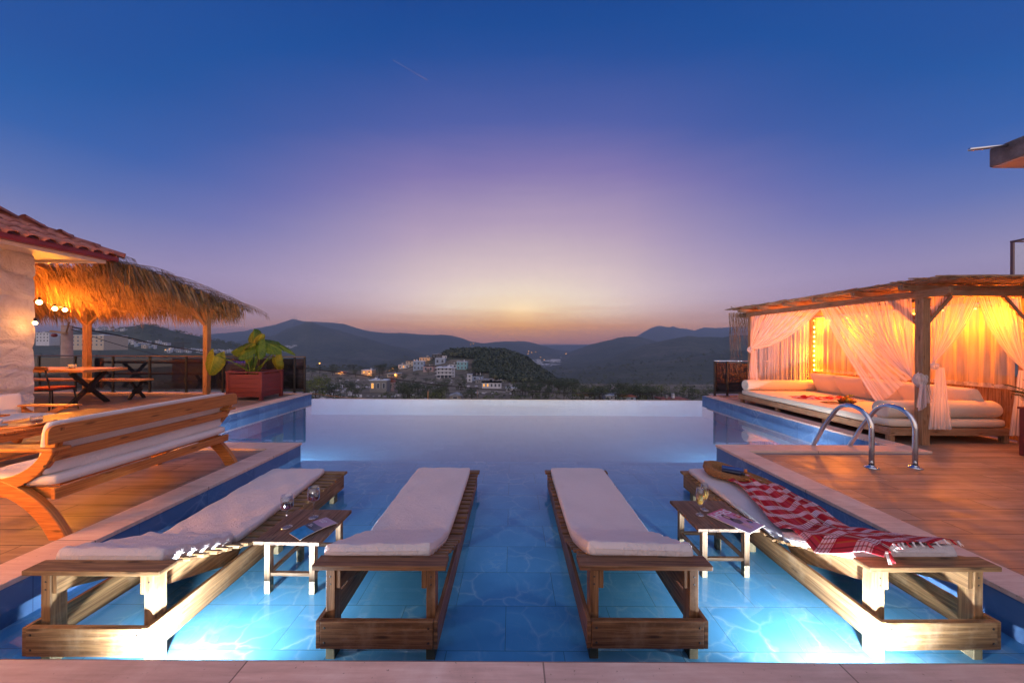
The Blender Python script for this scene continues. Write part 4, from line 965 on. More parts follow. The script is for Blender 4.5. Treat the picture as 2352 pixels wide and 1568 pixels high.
# ================================================================== buildings at the right edge
hb = thing('concrete_balcony', 'dark stained concrete balcony slab with a pipe sticking out, at the upper right', 'balcony', (0, 0, 0))
MB().box(6.97, 10.5, -2, 5.0, 3.995, 4.27).build('slab', M_conc, hb, bevel=.02)
MB().box(6.99, 10.5, -2, 4.98, 3.985, 3.994).build('soffit', M_soffit, hb)
MB().tube([(7.15, 4.80, 4.235), (6.50, 4.86, 4.185)], .022, 12).build('drain_pipe', M_chrome, hb)
MB().box(8.9, 10.4, -2, 3.2, -.3, 3.99).build('wall', M_soffit, hb)
hb2 = thing('terrace_house', 'pale house terrace with framed glass balustrade beyond the gazebo roof', 'house', (0, 0, 0))
gl_ = M_clearg
MB().box(13.0, 18, 5.0, 9.0, 2.92, 3.06).build('roof_slab', M_soffit, hb2, bevel=.01); MB().box(13.5, 18, 5.5, 8.8, -9, 2.919).build('wall', M_soffit, hb2)
rf = MB()
for k in range(12): rf.tube([(12.55+k*.09, 9.05, 2.98+k*.012), (12.7+k*.09, 8.6, 3.02+k*.012)], .045, 8)
rf.build('roof_tiles', M_terra, hb2)
b = MB(); b.box(13.05, 13.10, 8.90, 8.95, 3.062, 4.10); b.box(16, 16.05, 8.90, 8.95, 3.062, 4.10); b.box(13.05, 13.09, 6.0, 6.04, 3.062, 4.10)
b.box(13.04, 17, 8.90, 8.95, 4.101, 4.135); b.box(13.04, 13.10, 5.9, 8.899, 4.101, 4.135); b.box(13.101, 15.99, 8.91, 8.94, 3.11, 3.14); b.build('balustrade_frame', plain('reddish_metal', (.16,.10,.11), .4, .5), hb2)
MB().box(13.12, 15.98, 8.915, 8.925, 3.15, 4.06).build('glass_panel', gl_, hb2)
# ================================================================== stone house at the left
hs = thing('stone_house', 'whitewashed stone house corner with terracotta hip roof at the left edge', 'house', (0, 0, 0))
HX, HY, EX, EY, EZ, SL = -8.67, 6.2, -7.77, 6.72, 3.06, .50
# rough wall: displaced sheets round the corner, real thickness behind them
def wy(u, v):
    y = -2+(HY+2)*u; z = DZK+3.1*v; return (HX+float(.075*fbm(np.array(y*2.6+9), np.array(z*4.2+3), 5, 3))-.035*max(0., math.cos((z+.12*math.sin(y*2))*math.pi/.21))**10, y, z)
def wx(u, v):
    z = DZK+3.1*v; x = HX-4*u; e = wy(1, v)[0]-HX; return (x+e*(1-u), HY+.022*math.sin(x*9+z*4)*math.sin(z*8)*min(1, u*9), z)
b = MB(); b.grid(wy, 260, 90); b.grid(wx, 60, 60); b.build('wall', M_stone, hs); MB().box(HX-4, HX-.08, -2, HY-.08, DZK, 3.05).build('inner_wall', M_stone, hs)
MB().box(EX-.12, EX-.09, -2, EY-.12, EZ-.16, EZ-.005).build('fascia_board', M_fascia, hs); 
b = MB(); b.add([(EX-.12, -2, EZ-.10), (HX-.1, -2, EZ-.10), (HX-.1, EY-.12, EZ-.10), (EX-.12, EY-.12, EZ-.10)], [(0, 1, 2, 3)]); b.add([(HX-.1, EY-.12, EZ-.1), (HX-.1, HY-.1, EZ-.1), (-14, HY-.1, EZ-.1), (-14, EY-.12, EZ-.1)], [(0, 1, 2, 3)]); b.build('soffit', M_fascia, hs)
MB().box(-14, EX-.121, EY-.15, EY-.12, EZ-.16, EZ-.005).build('fascia_board', M_fascia, hs)
gp = [(.0, .0), (.10, .0), (.115, .03), (.115, .09), (.105, .10), (.095, .092), (.10, .04), (.09, .015), (.0, .015)]
MB().prism([(EX-.09+x, EZ-.02-.08+z) for x, z in gp], 1, -2, EY).build('gutter', M_gutter, hs)
MB().prism([(EY-.12+x, EZ-.02-.08+z) for x, z in gp], 0, -14, EX+.0).build('gutter', M_gutter, hs)
b = MB()   # roof planes under the tiles
zz = lambda t: EZ+.0+SL*t
b.add([(EX, -2, EZ), (EX, EY, EZ), (EX-4, EY-4, zz(4)), (EX-4, -2, zz(4))], [(0, 1, 2, 3)]); b.add([(EX, EY, EZ), (-16, EY, EZ), (-16, EY-4, zz(4)), (EX-4, EY-4, zz(4))], [(0, 1, 2, 3)])
b.build('roof', M_terra, hs)
b = MB()
def tile(p, dv, up, r0, r1, L, n_=8, conc=False):
    dv = V(dv).normalized(); up = V(up).normalized(); sd_ = dv.cross(up); vs = []
    for t_, r_ in ((0, r0), (L, r1)):
        for k in range(n_+1):
            a = math.pi*k/n_; vs.append(V(p)+dv*t_+sd_*math.cos(a)*r_+up*(math.sin(a)*r_*.85+.012*(1-t_/L)))
    for k in range(n_+1):
        a = math.pi*k/n_; vs.append(V(p)+sd_*math.cos(a)*(r0-.014)+up*(math.sin(a)*(r0-.014)*.85+.008))
    fs = [(k, k+1, k+n_+2, k+n_+1) for k in range(n_)]+[(k, 2*n_+2+k, 2*n_+3+k, k+1) for k in range(n_)]; b.add(vs, fs, None, True)
cs = 1/math.sqrt(1+SL*SL); dvx = V((-cs, 0, SL*cs)); upx = V((SL*cs, 0, cs)); dvy = V((0, -cs, SL*cs)); upy = V((0, SL*cs, cs))
y = EY-.16
while y > 2.4:
    L0 = 0.0
    while L0*cs < min(EY-y+.12, 3.2): tile(V((EX+.06-L0*cs, y, EZ+SL*(L0*cs-.06))), dvx, upx, .088, .072, .40); L0 += .34
    y -= .215
x = EX-.16
while x > -11:
    L0 = 0.0
    while L0*cs < min(EX-x+.12, 1.6): tile(V((x, EY+.06-L0*cs, EZ+SL*(L0*cs-.06))), dvy, upy, .088, .072, .40); L0 += .34
    x -= .215
hd = V((-1, -1, SL)).normalized(); t_ = 0
while t_ < 4.2: tile(V((EX+.05, EY+.05, EZ-.02))+hd*t_, hd, (SL*.5, SL*.5, 1), .115, .095, .42); t_ += .34
b.build('roof_tiles', M_terra, hs)
# string of bulbs
def bulbstring(nm, label, pts, energy, hidden=False, r_=.042):
    t = thing(nm, label, 'string light', (0, 0, 0), 0, 'strings of warm bulbs on the left'); b = MB()
    for a, c_ in zip(pts[:-1], pts[1:]):
        a, c_ = V(a), V(c_); m_ = (a+c_)/2-V((0, 0, .12)); b.tube([bez(a, m_, c_, k/8)+V((0, 0, .11)) for k in range(9)], .004, 5, cap=False)
    b.build('cable', M_cable, t)
    for p in pts:
        p = V(p); q = MB().lathe([(.001, -r_), (r_*.55, -r_*.85), (r_, -r_*.1), (r_*.85, r_*.55), (r_*.4, r_*1.15), (.001, r_*1.2)], p, 14).build('bulb', E_bulb, t)
        MB().lathe([(.016, 0), (.018, .05), (.008, .065), (.001, .066)], p+V((0, 0, r_*1.0)), 12).build('socket', M_black, q)
        o = light('bulb_light', 'POINT', p-V((0, 0, 0)), energy, (1, .30, .025), r_*1.1); o.parent = t
bulbstring('bulb_string', 'string of warm glowing bulbs under the palm thatch beside the house corner', [Q(90, 694.5, 6.9), Q(126, 709, 7.6), Q(149, 711.6, 8.2)], 400)
bulbstring('bulb_string', 'single warm bulb hanging low at the house wall edge', [Q(80.5, 742, 6.05)], 22, r_=.03)
bulbstring('bulb_string', 'unseen low string of warm bulbs added beyond the left edge to light the garden sofa', [(-5.2, 2.1, .80), (-5.0, 1.5, .75), (-4.8, .9, .80)], 850)  # bulbs added out of view for the orange light on the sofa end
# ================================================================== palm thatch pergola
pg = thing('pergola', 'pine pergola roofed with hanging dry palm fronds on the left terrace', 'pergola', (0, 0, 0))
BY = 9.32
for x in (-8.33, -11.6): MB().box(x-.06, x+.06, BY-.06, BY+.06, DZK+.0, 2.24).build('post', M_perg, pg, bevel=.004)
MB().box(-15, -8.0, BY-.05, BY+.05, 2.245, 2.36).build('beam', M_perg, pg, bevel=.004)
for x in (-8.33, -11.6):
    for s in (-1, 1):
        if x == -8.33 and s == 1: continue
        MB().bar((x+s*.06, BY, 1.86), (x+s*.42, BY, 2.24), .05, .07, (0, 1, 0)).build('brace', M_perg, pg, bevel=.003)
    MB().bar((x, BY-.06, 1.86), (x, BY-.42, 2.28), .05, .07, (1, 0, 0)).build('brace', M_perg, pg, bevel=.003)
TY0, TY1, TZ0, TZ1 = 6.74, 9.75, 2.98, 2.38
def tz(y): return TZ0+(TZ1-TZ0)*(y-TY0)/(TY1-TY0)
for x in (-8.2, -9.4, -10.6, -11.8, -13.0): MB().bar((x, TY0, tz(TY0)-.06), (x, TY1, tz(TY1)-.06), .05, .08).build('rafter', M_perg, pg, bevel=.003)
for p_, q_ in (((-8.6, 8.9, 2.1), (-9.9, 7.4, 2.75)), ((-9.9, 8.8, 2.15), (-10.9, 7.3, 2.7))): MB().bar(p_, q_, .03, .03).build('batten', M_perg, pg)
b = MB(); b2 = MB(); rt = random.Random(5)
def blade(mb, p, dv, L, w_, sag, n_=3):
    p = V(p); dv = V(dv).normalized(); sd_ = dv.cross(V((rt.uniform(-.3, .3), rt.uniform(-.3, .3), 1))); sd_ = sd_.normalized() if sd_.length > .01 else V((1, 0, 0)); vs = []; fs = []
    for k in range(n_):
        t_ = k/n_; c_ = p+dv*L*t_+V((0, 0, -sag*t_*t_)); ww = w_*(1-.5*t_); vs += [c_-sd_*ww, c_+sd_*ww]
    vs.append(p+dv*L+V((0, 0, -sag)))
    for k in range(n_-1): fs.append((2*k, 2*k+1, 2*k+3, 2*k+2))
    fs.append((2*n_-2, 2*n_-1, 2*n_)); mb.add(vs, fs)
# dense roof layer: fronds lying down the slope and drooping below it
for k in range(5200):
    x = -7.95-rt.random()**1.0*6.2; y = TY0+rt.random()*(TY1-TY0); z = tz(y)+rt.uniform(-.05, .08)
    a = rt.uniform(-.9, .9); blade(b, (x, y, z), (math.sin(a)*.8, math.cos(a)*.7, -.35-rt.random()*.9), rt.uniform(.25, .6), .011, rt.uniform(.05, .3))
for k in range(3200):   # upper skin
    x = -7.9-rt.random()*6.2; y = TY0+rt.random()*(TY1-TY0); a = rt.uniform(-.8, 1.2)
    blade(b2, (x, y, tz(y)+.05+rt.random()*.12*(1+math.sin(y*5))), (math.sin(a), math.cos(a), -.15+rt.uniform(-.1, .12)), rt.uniform(.3, .6), .009, rt.uniform(.05, .15))
for k in range(4200):   # fringe along the far eave
    x = -7.7-rt.random()*6.6; y = TY1-.3+rt.random()*.4
    if float(vnoise(np.array(x*5.), np.array(y*2.), 6)) < .33: continue
    blade(b, (x, y, tz(y)+rt.uniform(-.04, .06)), (rt.uniform(-.25, .25), .15+rt.uniform(-.2, .2), -1), rt.uniform(.18, .48)*(1.2 if int(x*7) % 3 else .8), .006, .03)
for k in range(3600):   # curtain of fronds hanging down the pool-side edge
    t_ = rt.random(); y = TY0-.05+t_*(TY1-TY0); x = -7.95+rt.uniform(-.25, .14)
    if float(vnoise(np.array(y*4.5), np.array(x*3.+20), 2)) < .42: continue
    Lh_k = .6+.9*float(vnoise(np.array(y*7.), np.array(3.), 4)); Lh = rt.uniform(.15, .46)*(1.0-.25*t_)
    blade(b if rt.random() < .6 else b2, (x, y, tz(y)+.04+rt.uniform(-.04, .04)), (.25+rt.uniform(-.3, .4), .25+rt.uniform(-.3, .3), -1), Lh*Lh_k, .010, .08)
for k in range(2600):   # inner rows seen through to the lamps
    y = TY0+.3+int(rt.random()*5)*.55+rt.uniform(-.06, .06); x = -8.0-rt.random()*5.6; blade(b, (x, y, tz(y)-.02), (rt.uniform(-.3, .3), rt.uniform(-.3, .3), -1), rt.uniform(.12, .34), .007, .02)
def frond(p, dv, L, sag, nl=22, ll=.28):
    p = V(p); dv = V(dv).normalized(); pts = [p+dv*L*q/nl+V((0, 0, -sag*(q/nl)**2)) for q in range(nl+1)]
    b2.tube(pts, [.012*(1-.85*q/nl) for q in range(nl+1)], 5, cap=False)
    for q in range(2, nl+1):
        tg = (pts[q]-pts[q-1]).normalized(); sd_ = tg.cross(V((0, 0, 1))).normalized()
        for s in (-1, 1):
            for rr in range(2):
                blade(b2, pts[q-1].lerp(pts[q], rr/2), tg*.8+sd_*s*.35+V((0, 0, -.6-rt.random()*.5)), ll*(1-.6*(q/nl)**2)*rt.uniform(.7, 1.1), .005, .05, 2)
for t_, dx_, dz_, L in ((.02, .35, .25, .7), (.10, .5, .1, .7), (.17, .55, .14, .9), (.27, .6, .1, .9), (.36, .6, .12, 1.0), (.47, .65, .08, 1.1), (.56, .7, .1, 1.0), (.66, .75, .08, 1.1), (.76, .8, .06, 1.1), (.85, .85, .05, 1.1), (.93, 1.0, .05, 1.25), (1.0, 1.0, .0, 1.15)):
    y = TY0+t_*(TY1-TY0); frond((-8.35, y-.1, tz(y)+.10), (dx_, .75-.3*t_, dz_+.22), L*1.1, .42*L+.12*t_); frond((-8.6, y+.05, tz(y)+.12), (dx_*.5, .8, dz_+.30), L*.9, .42*L)
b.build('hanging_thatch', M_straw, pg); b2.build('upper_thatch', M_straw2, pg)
# ================================================================== dining set
dt = thing('dining_table', 'long live edge wooden dining table on black crossed legs', 'dining table', (0, 0, 0))
def slab(x0, x1, y0, y1, z0, z1, mat, t, seed):
    n_ = 26; fr = []; bk = []
    for k in range(n_+1):
        x = x0+(x1-x0)*k/n_; fr.append((x, y0+.018*math.sin(k*.9+seed)+.012*math.sin(k*2.3))); bk.append((x, y1+.018*math.sin(k*1.1+seed+2)+.012*math.sin(k*2.9)))
    MB().prism(fr+bk[::-1], 2, z0, z1).build('table_top' if z1 > .6 else 'seat', mat, t, bevel=.006)
slab(-13.0, -9.30, 7.42, 8.28, .715, .775, M_top, dt, 0)
def xlegs(t, x, y0, y1, zt, w_=.075):
    b = MB(); ym = (y0+y1)/2
    b.bar((x, y0, DZK), (x, y1-.03, zt), w_, w_*.9, (1, 0, 0)); b.bar((x+.012, y1, DZK), (x+.012, y0+.03, zt), w_, w_*.9, (1, 0, 0))
    b.obox((x+.02, ym, (zt+DZK)/2+.0), (.045, .085, .06), Matrix.Rotation(R(45), 3, 'X')); b.box(x-.035, x+.035, y0+.02, y1-.02, zt, zt+.008); b.build('leg', M_blackw, t, bevel=.004)
xlegs(dt, -9.62, 7.40, 8.12, .706); xlegs(dt, -12.3, 7.40, 8.12, .706)
bn = thing('bench', 'long low live edge bench on black crossed legs behind the dining table', 'bench', (0, 0, 0))
slab(-12.8, -9.20, 8.42, 8.76, .41, .455, M_top, bn, 3); xlegs(bn, -9.42, 8.40, 8.74, .40, .055); xlegs(bn, -12.3, 8.40, 8.74, .40, .055)
ch = thing('dining_chair', 'dark metal chair with red seat pad, half hidden by the house wall', 'chair', (-9.42, 6.98, DZK), R(6))
for x, y, lx, ly in ((-.20, -.20, -.05, -.06), (.20, -.20, .05, -.06), (-.20, .20, -.04, .05), (.20, .20, .04, .05)): MB().tube([(x, y, .45), (x+lx, y+ly, 0)], .012, 8).build('leg', M_blackw, ch)
MB().pillow(.46, .46, .06, 8, lambda x, y, z: (x, y, .48+z), 16, 16).build('seat_pad', M_redcush, ch)
b = MB(); b.tube([(-.21, -.21, .44), (.21, -.21, .44), (.21, .21, .44), (-.21, .21, .44)], .011, 8, closed=True); b.tube([(-.20, -.2, .45), (-.22, -.30, .88)], .011, 8); b.tube([(.20, -.2, .45), (.22, -.30, .88)], .011, 8); b.build('frame', M_blackw, ch)
MB().grid(lambda u, v: ((u-.5)*.52, -.30-.05*(1-(2*u-1)**2), .85+.07*v+.02*(1-(2*u-1)**2)), 14, 3).build('back_rest', M_pine, ch, solid=.02)
def cup(loc, label, k=1.0, rz=0):
    t = thing('cup', label, 'cup', loc, rz)
    MB().lathe([(.001, 0), (.028, 0), (.030, .004), (.036, .018), (.045, .04), (.048, .058), (.046, .058), (.043, .04), (.034, .02), (.001, .008)], (0, 0, .012), 28).build('bowl', M_porc, t)
    MB().tube([V((.044, 0, .058)), V((.066, 0, .060)), V((.072, 0, .045)), V((.058, 0, .028)), V((.040, 0, .028))], .0045, 8).build('handle', M_porc, t)
    t.scale = (k, k, k); return t
def saucer(loc, label, k=1.0):
    t = tag(MB().lathe([(.001, 0), (.035, 0), (.075, .012), (.082, .017), (.080, .019), (.036, .006), (.001, .005)], (0, 0, 0), 32).build('saucer', M_porc), label, 'saucer'); t.location = loc; t.scale = (k, k, k); return t
c_ = Q(165, 836, 7.85); saucer((c_.x, 7.85, .777), 'white saucer with gold rim under the cup on the dining table', 1.25); cup((c_.x, 7.85, .777), 'white coffee cup on the dining table', 1.25, R(10))
# ================================================================== garden bench sofa with its back to the pool
sf = thing('garden_sofa', 'long pine garden sofa with curved crossed legs, its slatted back towards the pool', 'sofa', (0, 0, 0))
SY0, SY1 = 2.46, 4.02
def arc(a, c, b_, w0, w1, n_=14):
    a, c, b_ = V(a), V(c), V(b_); L_ = []; R_ = []
    for k in range(n_+1):
        t_ = k/n_; p = bez(a, c, b_, t_); d_ = ((c-a)*(1-t_)+(b_-c)*t_).normalized(); nn = V((-d_.y, d_.x)) if len(d_) == 2 else None; w_ = (w0+(w1-w0)*t_)/2; L_.append((p.x+nn.x*w_, p.y+nn.y*w_)); R_.append((p.x-nn.x*w_, p.y-nn.y*w_))
    return L_+R_[::-1]
V2 = lambda x, y: Vector((x, y))
for y0 in (SY0, SY1-.05):
    y1 = y0+.05
    MB().prism(arc(V2(-3.27, DZK), V2(-3.46, .36), V2(-3.98, .40), .12, .09)+[], 1, y0, y1).build('leg', M_pine, sf, bevel=.006)
    MB().prism(arc(V2(-4.18, DZK), V2(-3.98, .34), V2(-3.70, .345), .12, .08), 1, y0+.001, y1-.001).build('leg', M_pine, sf, bevel=.006)
    MB().prism(arc(V2(-3.74, .345), V2(-3.34, .40), V2(-3.30, .78), .10, .065), 1, y0+.002, y1-.002).build('back_upright', M_pine, sf, bevel=.006)
    MB().prism(arc(V2(-3.86, .36), V2(-4.12, .42), V2(-4.10, .60), .08, .06), 1, y0+.002, y1-.002).build('arm_support', M_pine, sf, bevel=.006)
    MB().box(-4.20, -3.27, y0-.03, y1+.03, .605, .632).build('armrest', M_pine, sf, bevel=.008)
# back rails
def rail(nm, x, z0, z1, tilt=.0, ext=.04, rad=True):
    n_ = 8; r_ = .05; pts = []
    ya, yb = SY0-ext, SY1+ext
    if rad: pts = [(ya, z0)]+[(yb, z0)]+[(yb-r_*.9+r_*.9*math.cos(a), z1-r_+r_*math.sin(a)) for a in [math.pi/2*k/n_ for k in range(n_+1)]]+[(ya+r_*.9-r_*.9*math.sin(a), z1-r_+r_*math.cos(a)) for a in [math.pi/2*k/n_ for k in range(n_+1)]]
    else: pts = [(ya, z0), (yb, z0), (yb, z1), (ya, z1)]
    MB().prism(pts, 0, x-.014, x+.014).build(nm, M_pine, sf, bevel=.005)
rail('back_rail', -3.285, .665, .795, ext=.05); rail('back_rail', -3.335, .525, .60, ext=-.02, rad=False)
b = MB(); b.box(-3.345, -3.315, SY0+.02, SY1-.02, .25, .325); b.box(-4.0, -3.97, SY0+.02, SY1-.02, .25, .325); b.box(-3.969, -3.346, SY0+.06, SY0+.085, .24, .32); b.box(-3.969, -3.346, SY1-.085, SY1-.06, .24, .32); b.build('seat_frame', M_pine, sf, bevel=.004)
for k in range(6): MB().box(-3.96+k*.105, -3.90+k*.105, SY0+.09, SY1-.09, .322, .335).build('seat_slat', M_pine, sf)
tag(MB().pillow(.66, 1.52, .075, 26, lambda x, y, z: (x-3.655, y+(SY0+SY1)/2, .382+z), 20, 40, noise=.004).build('seat_cushion', M_white), 'white seat cushion on the garden sofa', 'cushion')
tag(MB().pillow(.41, 1.54, .055, 26, lambda x, y, z: (-3.375-.10*(.22-x)*1.0+z*.98, y+(SY0+SY1)/2, .615+x*.97), 20, 40, noise=.004).build('sofa_back_cushion', M_white), 'white back cushion showing between the back rails of the garden sofa', 'cushion')
for x, z in ((-3.50, .37), (-3.78, .40), (-3.36, .50)): MB().lathe([(.001, 0), (.009, 0), (.009, .003)], (x, SY0-.002, z), 8, Matrix.Rotation(R(90), 3, 'X')).build('screw_head', M_black, sf)
# coffee table
ct = thing('coffee_table', 'slatted pine coffee table glowing in the lamp light', 'coffee table', (0, 0, 0)); CX0, CX1, CY0, CY1, CT = -6.04, -5.28, 3.2, 4.92, .44
b = MB(); n_ = 24
for k in range(n_): y = CY0+(CY1-CY0)*k/n_; b.box(CX0, CX1, y+.006, y+(CY1-CY0)/n_-.006, CT-.022, CT)
b.build('slatted_top', M_pine, ct, bevel=.002)
b = MB(); b.box(CX1-.055, CX1-.025, CY0+.03, CY1-.03, CT-.10, CT-.0225); b.box(CX0+.025, CX0+.055, CY0+.03, CY1-.03, CT-.10, CT-.0225); b.box(CX0+.056, CX1-.056, CY0+.03, CY0+.06, CT-.10, CT-.0225); b.box(CX0+.056, CX1-.056, CY1-.06, CY1-.03, CT-.10, CT-.0225); b.build('apron', M_pine, ct, bevel=.003)
for x in (CX0+.08, CX1-.10):
    for y in (CY0+.09, CY1-.10): MB().box(x-.035, x+.035, y-.035, y+.035, DZK, CT-.023).build('leg', M_pine, ct, bevel=.003)
MB().box(CX0+.1, CX1-.13, CY0+.12, CY1-.13, .12, .14).build('lower_shelf', M_pine, ct, bevel=.003)
tr_ = thing('serving_tray', 'curved wooden tray under the cup and tea glass', 'tray', (-5.60, 3.82, CT+.001), R(20))
MB().grid(lambda u, v: ((u-.5)*.62, (v-.5)*.24*(1-.25*(2*u-1)**4), .004+.030*(2*u-1)**4), 24, 8).build('tray', M_top, tr_, solid=-.008)
saucer((-5.66, 3.74, CT+.015), 'white saucer with gold rim on the serving tray', 1.05); cup((-5.66, 3.74, CT+.018), 'white coffee cup with grey pattern on the serving tray', 1.05, R(-20))
tg = thing('tea_glass', 'glass mug of dark tea on the serving tray', 'glass', (-5.47, 3.93, CT+.017))
MB().lathe([(.001, 0), (.034, 0), (.046, .015), (.048, .04), (.042, .085), (.040, .085), (.045, .04), (.043, .016), (.001, .006)], (0, 0, 0), 28).build('glass', M_glass, tg); MB().lathe([(.001, .007), (.042, .017), (.0438, .036), (.001, .036)], (0, 0, 0), 28).build('tea', M_tea, tg)
MB().tube([V((-.044, 0, .068)), V((-.066, 0, .066)), V((-.070, 0, .045)), V((-.046, 0, .03))], .004, 8).build('handle', M_glass, tg)
# the chair seen with its back to the left: arm runs along X in the photo
ac2 = thing('garden_chair', 'pine garden chair with white cushion left of the coffee table, one flat armrest lit orange', 'armchair', (0.06, -1.0, 0))
ac2.scale = (1, 1, .83)
MB().box(-6.95, -6.18, 5.05, 5.17, .585, .612).build('armrest', M_pine, ac2, bevel=.008); MB().box(-6.95, -6.18, 5.75, 5.87, .585, .612).build('armrest', M_pine, ac2, bevel=.008)
for y in (5.08, 5.79): MB().prism(arc(V2(-6.20, DZK), V2(-6.32, .40), V2(-6.75, .42), .09, .07), 1, y, y+.05).build('leg', M_pine, ac2, bevel=.005); MB().prism(arc(V2(-7.05, DZK), V2(-6.88, .34), V2(-6.35, .575), .09, .06), 1, y+.001, y+.049).build('leg', M_pine, ac2, bevel=.005)
for y in (5.08, 5.79): MB().prism(arc(V2(-6.75, .42), V2(-7.0, .45), V2(-7.08, .78), .09, .06), 1, y+.002, y+.048).build('back_upright', M_pine, ac2, bevel=.005)
MB().prism([(5.03, .68), (5.89, .68), (5.89, .76), (5.85, .80), (5.07, .80), (5.03, .76)], 0, -7.12, -7.09).build('back_rail', M_pine, ac2, bevel=.005)
MB().pillow(.42, .76, .09, 12, lambda x, y, z: (-7.0-x*.15+z, 5.46+y, .60+x*.98), 16, 20, noise=.004).build('back_cushion', M_white, ac2); MB().pillow(.58, .66, .09, 14, lambda x, y, z: (-6.66+x, 5.46+y, .44+z), 16, 16).build('seat_cushion', M_white, ac2)
# ================================================================== utility pole and cables
up_ = thing('utility_pole', 'round concrete utility pole with crossarm and insulator behind the railing', 'utility pole', (0, 0, 0)); px_ = Q(154, 760, 13.0)
MB().lathe([(.001, 0), (.21, 0), (.145, 14.6), (.001, 14.61)], (px_.x, 13, -12.6), 24).build('pole', M_pole, up_)
MB().bar((px_.x-.75, 13.1, 1.78), (px_.x+.25, 12.8, 1.70), .07, .07).build('crossarm', M_gaz, up_); MB().lathe([(.001, -.07), (.06, -.06), (.09, 0), (.06, .06), (.001, .07)], (px_.x-.42, 12.95, 1.62), 16).build('insulator', M_gutter, up_)
MB().bar((px_.x+.1, 12.9, 1.72), (px_.x+.6, 12.6, 2.1), .04, .04).build('stay', M_gaz, up_)
def cable(label, pts, r_, mat=None):
    t = tag(MB().tube(pts, r_, 6).build('cable', mat or M_cable), label, 'cable')
def spline(ps, n_=10):
    out = []
    for i in range(len(ps)-1):
        p0, p1, p2, p3 = ps[max(i-1, 0)], ps[i], ps[i+1], ps[min(i+2, len(ps)-1)]
        for k in range(n_): t_ = k/n_; out.append(.5*((2*p1)+(p2-p0)*t_+(2*p0-5*p1+4*p2-p3)*t_*t_+(3*p1-p0-3*p2+p3)*t_**3))
    return out+[ps[-1]]
cable('thick black overhead cable sagging from the utility pole across the valley', spline([Q(160, 750, 13), Q(280, 772, 14.2), Q(354, 789, 15), Q(470, 809, 16), Q(704, 845, 19), Q(900, 870, 21), Q(1034, 886, 23), Q(1263, 901, 26), Q(1635, 906, 31), Q(1900, 900, 34)]), .028)
cable('thin cable running down from the utility pole behind the railing', spline([Q(160, 755, 13), Q(260, 788, 13.5), Q(360, 815, 14), Q(480, 850, 15)]), .014)
cable('thin pale cable low beyond the infinity edge at the left', spline([Q(716, 903, 18), Q(780, 911, 19), Q(860, 917, 20)]), .015, M_straw)
# ================================================================== the land beyond
def base_z(Y): return np.interp(np.log(Y), np.log([25, 60, 100, 150, 250, 500, 1000, 2500, 6000, 60000]), [-11.5, -13, -15.5, -18.5, -28, -60, -100, -122, -124, -124])
RIDGES = [  # distance, front width, back width (ln), silhouette points of the photo
 (400, .30, .22, [(600,862),(650,848),(704,844),(793,844),(873,845),(930,840),(960,830),(1000,824),(1016,820),(1034,814),(1061,812),(1115,811),(1155,813),(1182,821),(1209,831),(1231,848),(1263,869),(1294,896),(1321,909),(1400,925),(1500,940)]),
 (750, .42, .25, [(-1200,776),(-400,772),(0,769),(80,770),(150,764),(203,757),(260,758),(307,752),(325,748),(345,749),(369,756),(415,767),(461,776),(538,792),(600,812),(650,834),(720,870)]),
 (700, .30, .3, [(1150,960),(1260,930),(1330,905),(1400,880),(1450,868),(1500,862),(1560,866),(1620,870),(1700,872),(1800,868),(2352,860),(3200,860)]),
 (1100, .34, .3, [(1240,872),(1300,866),(1367,848),(1420,840),(1450,838),(1500,832),(1555,826),(1622,816),(1689,805),(1800,800),(2352,780),(3400,770)]),
 (1900, .3, .3, [(1200,868),(1233,850),(1313,838),(1367,829),(1407,818),(1447,802),(1488,791),(1528,782),(1582,772),(1622,774),(1662,775.5),(1684,770),(1716,770),(1900,762),(2352,750),(3400,750)]),
 (3000, .28, .3, [(1215,860),(1249,839),(1286,821),(1313,808.5),(1356,792),(1394,782),(1421,775),(1447.5,772),(1474,774.4),(1507,783),(1560,790),(1700,800),(3000,790)]),
 (2400, .24, .3, [(300,830),(400,806),(520,790),(560,782),(600,776),(632,770),(658,756),(683,748),(704,740),(715,739.5),(739,749),(782,761),(833,775),(873,787),(927,800),(954,806),(975,814),(1030,826),(1100,850)]),
 (1500, .22, .3, [(560,880),(640,838),(700,830),(760,822),(810,826),(850,836),(880,832),(930,822),(980,826),(1030,838),(1100,870)]),
 (4200, .3, .3, [(-1400,770),(-400,764),(100,770),(440,776),(461,771),(520,765),(560,761),(590,754),(632,747),(673,733.5),(696,739),(739,740.5),(790,745),(833,758),(860,763),(900,764),(954,767),(1034,770),(1067,778),(1083,784),(1110,788),(1142,785),(1196,783.5),(1222,787),(1249,795),(1276,804),(1319,812)]),
 (8000, .12, .3, [(1150,796),(1240,793.6),(1300,793),(1350,793),(1420,795)]),
 (6500, .3, .3, [(1380,800),(1440,790),(1461,772),(1480,761.5),(1501,751),(1515,748.6),(1536,752),(1546,750),(1560,755),(1576,755),(1595,760),(1617,752),(1646,753.5),(1695,751),(1800,756),(2000,764),(3400,770)]),
]
_rs = np.random.RandomState(3)
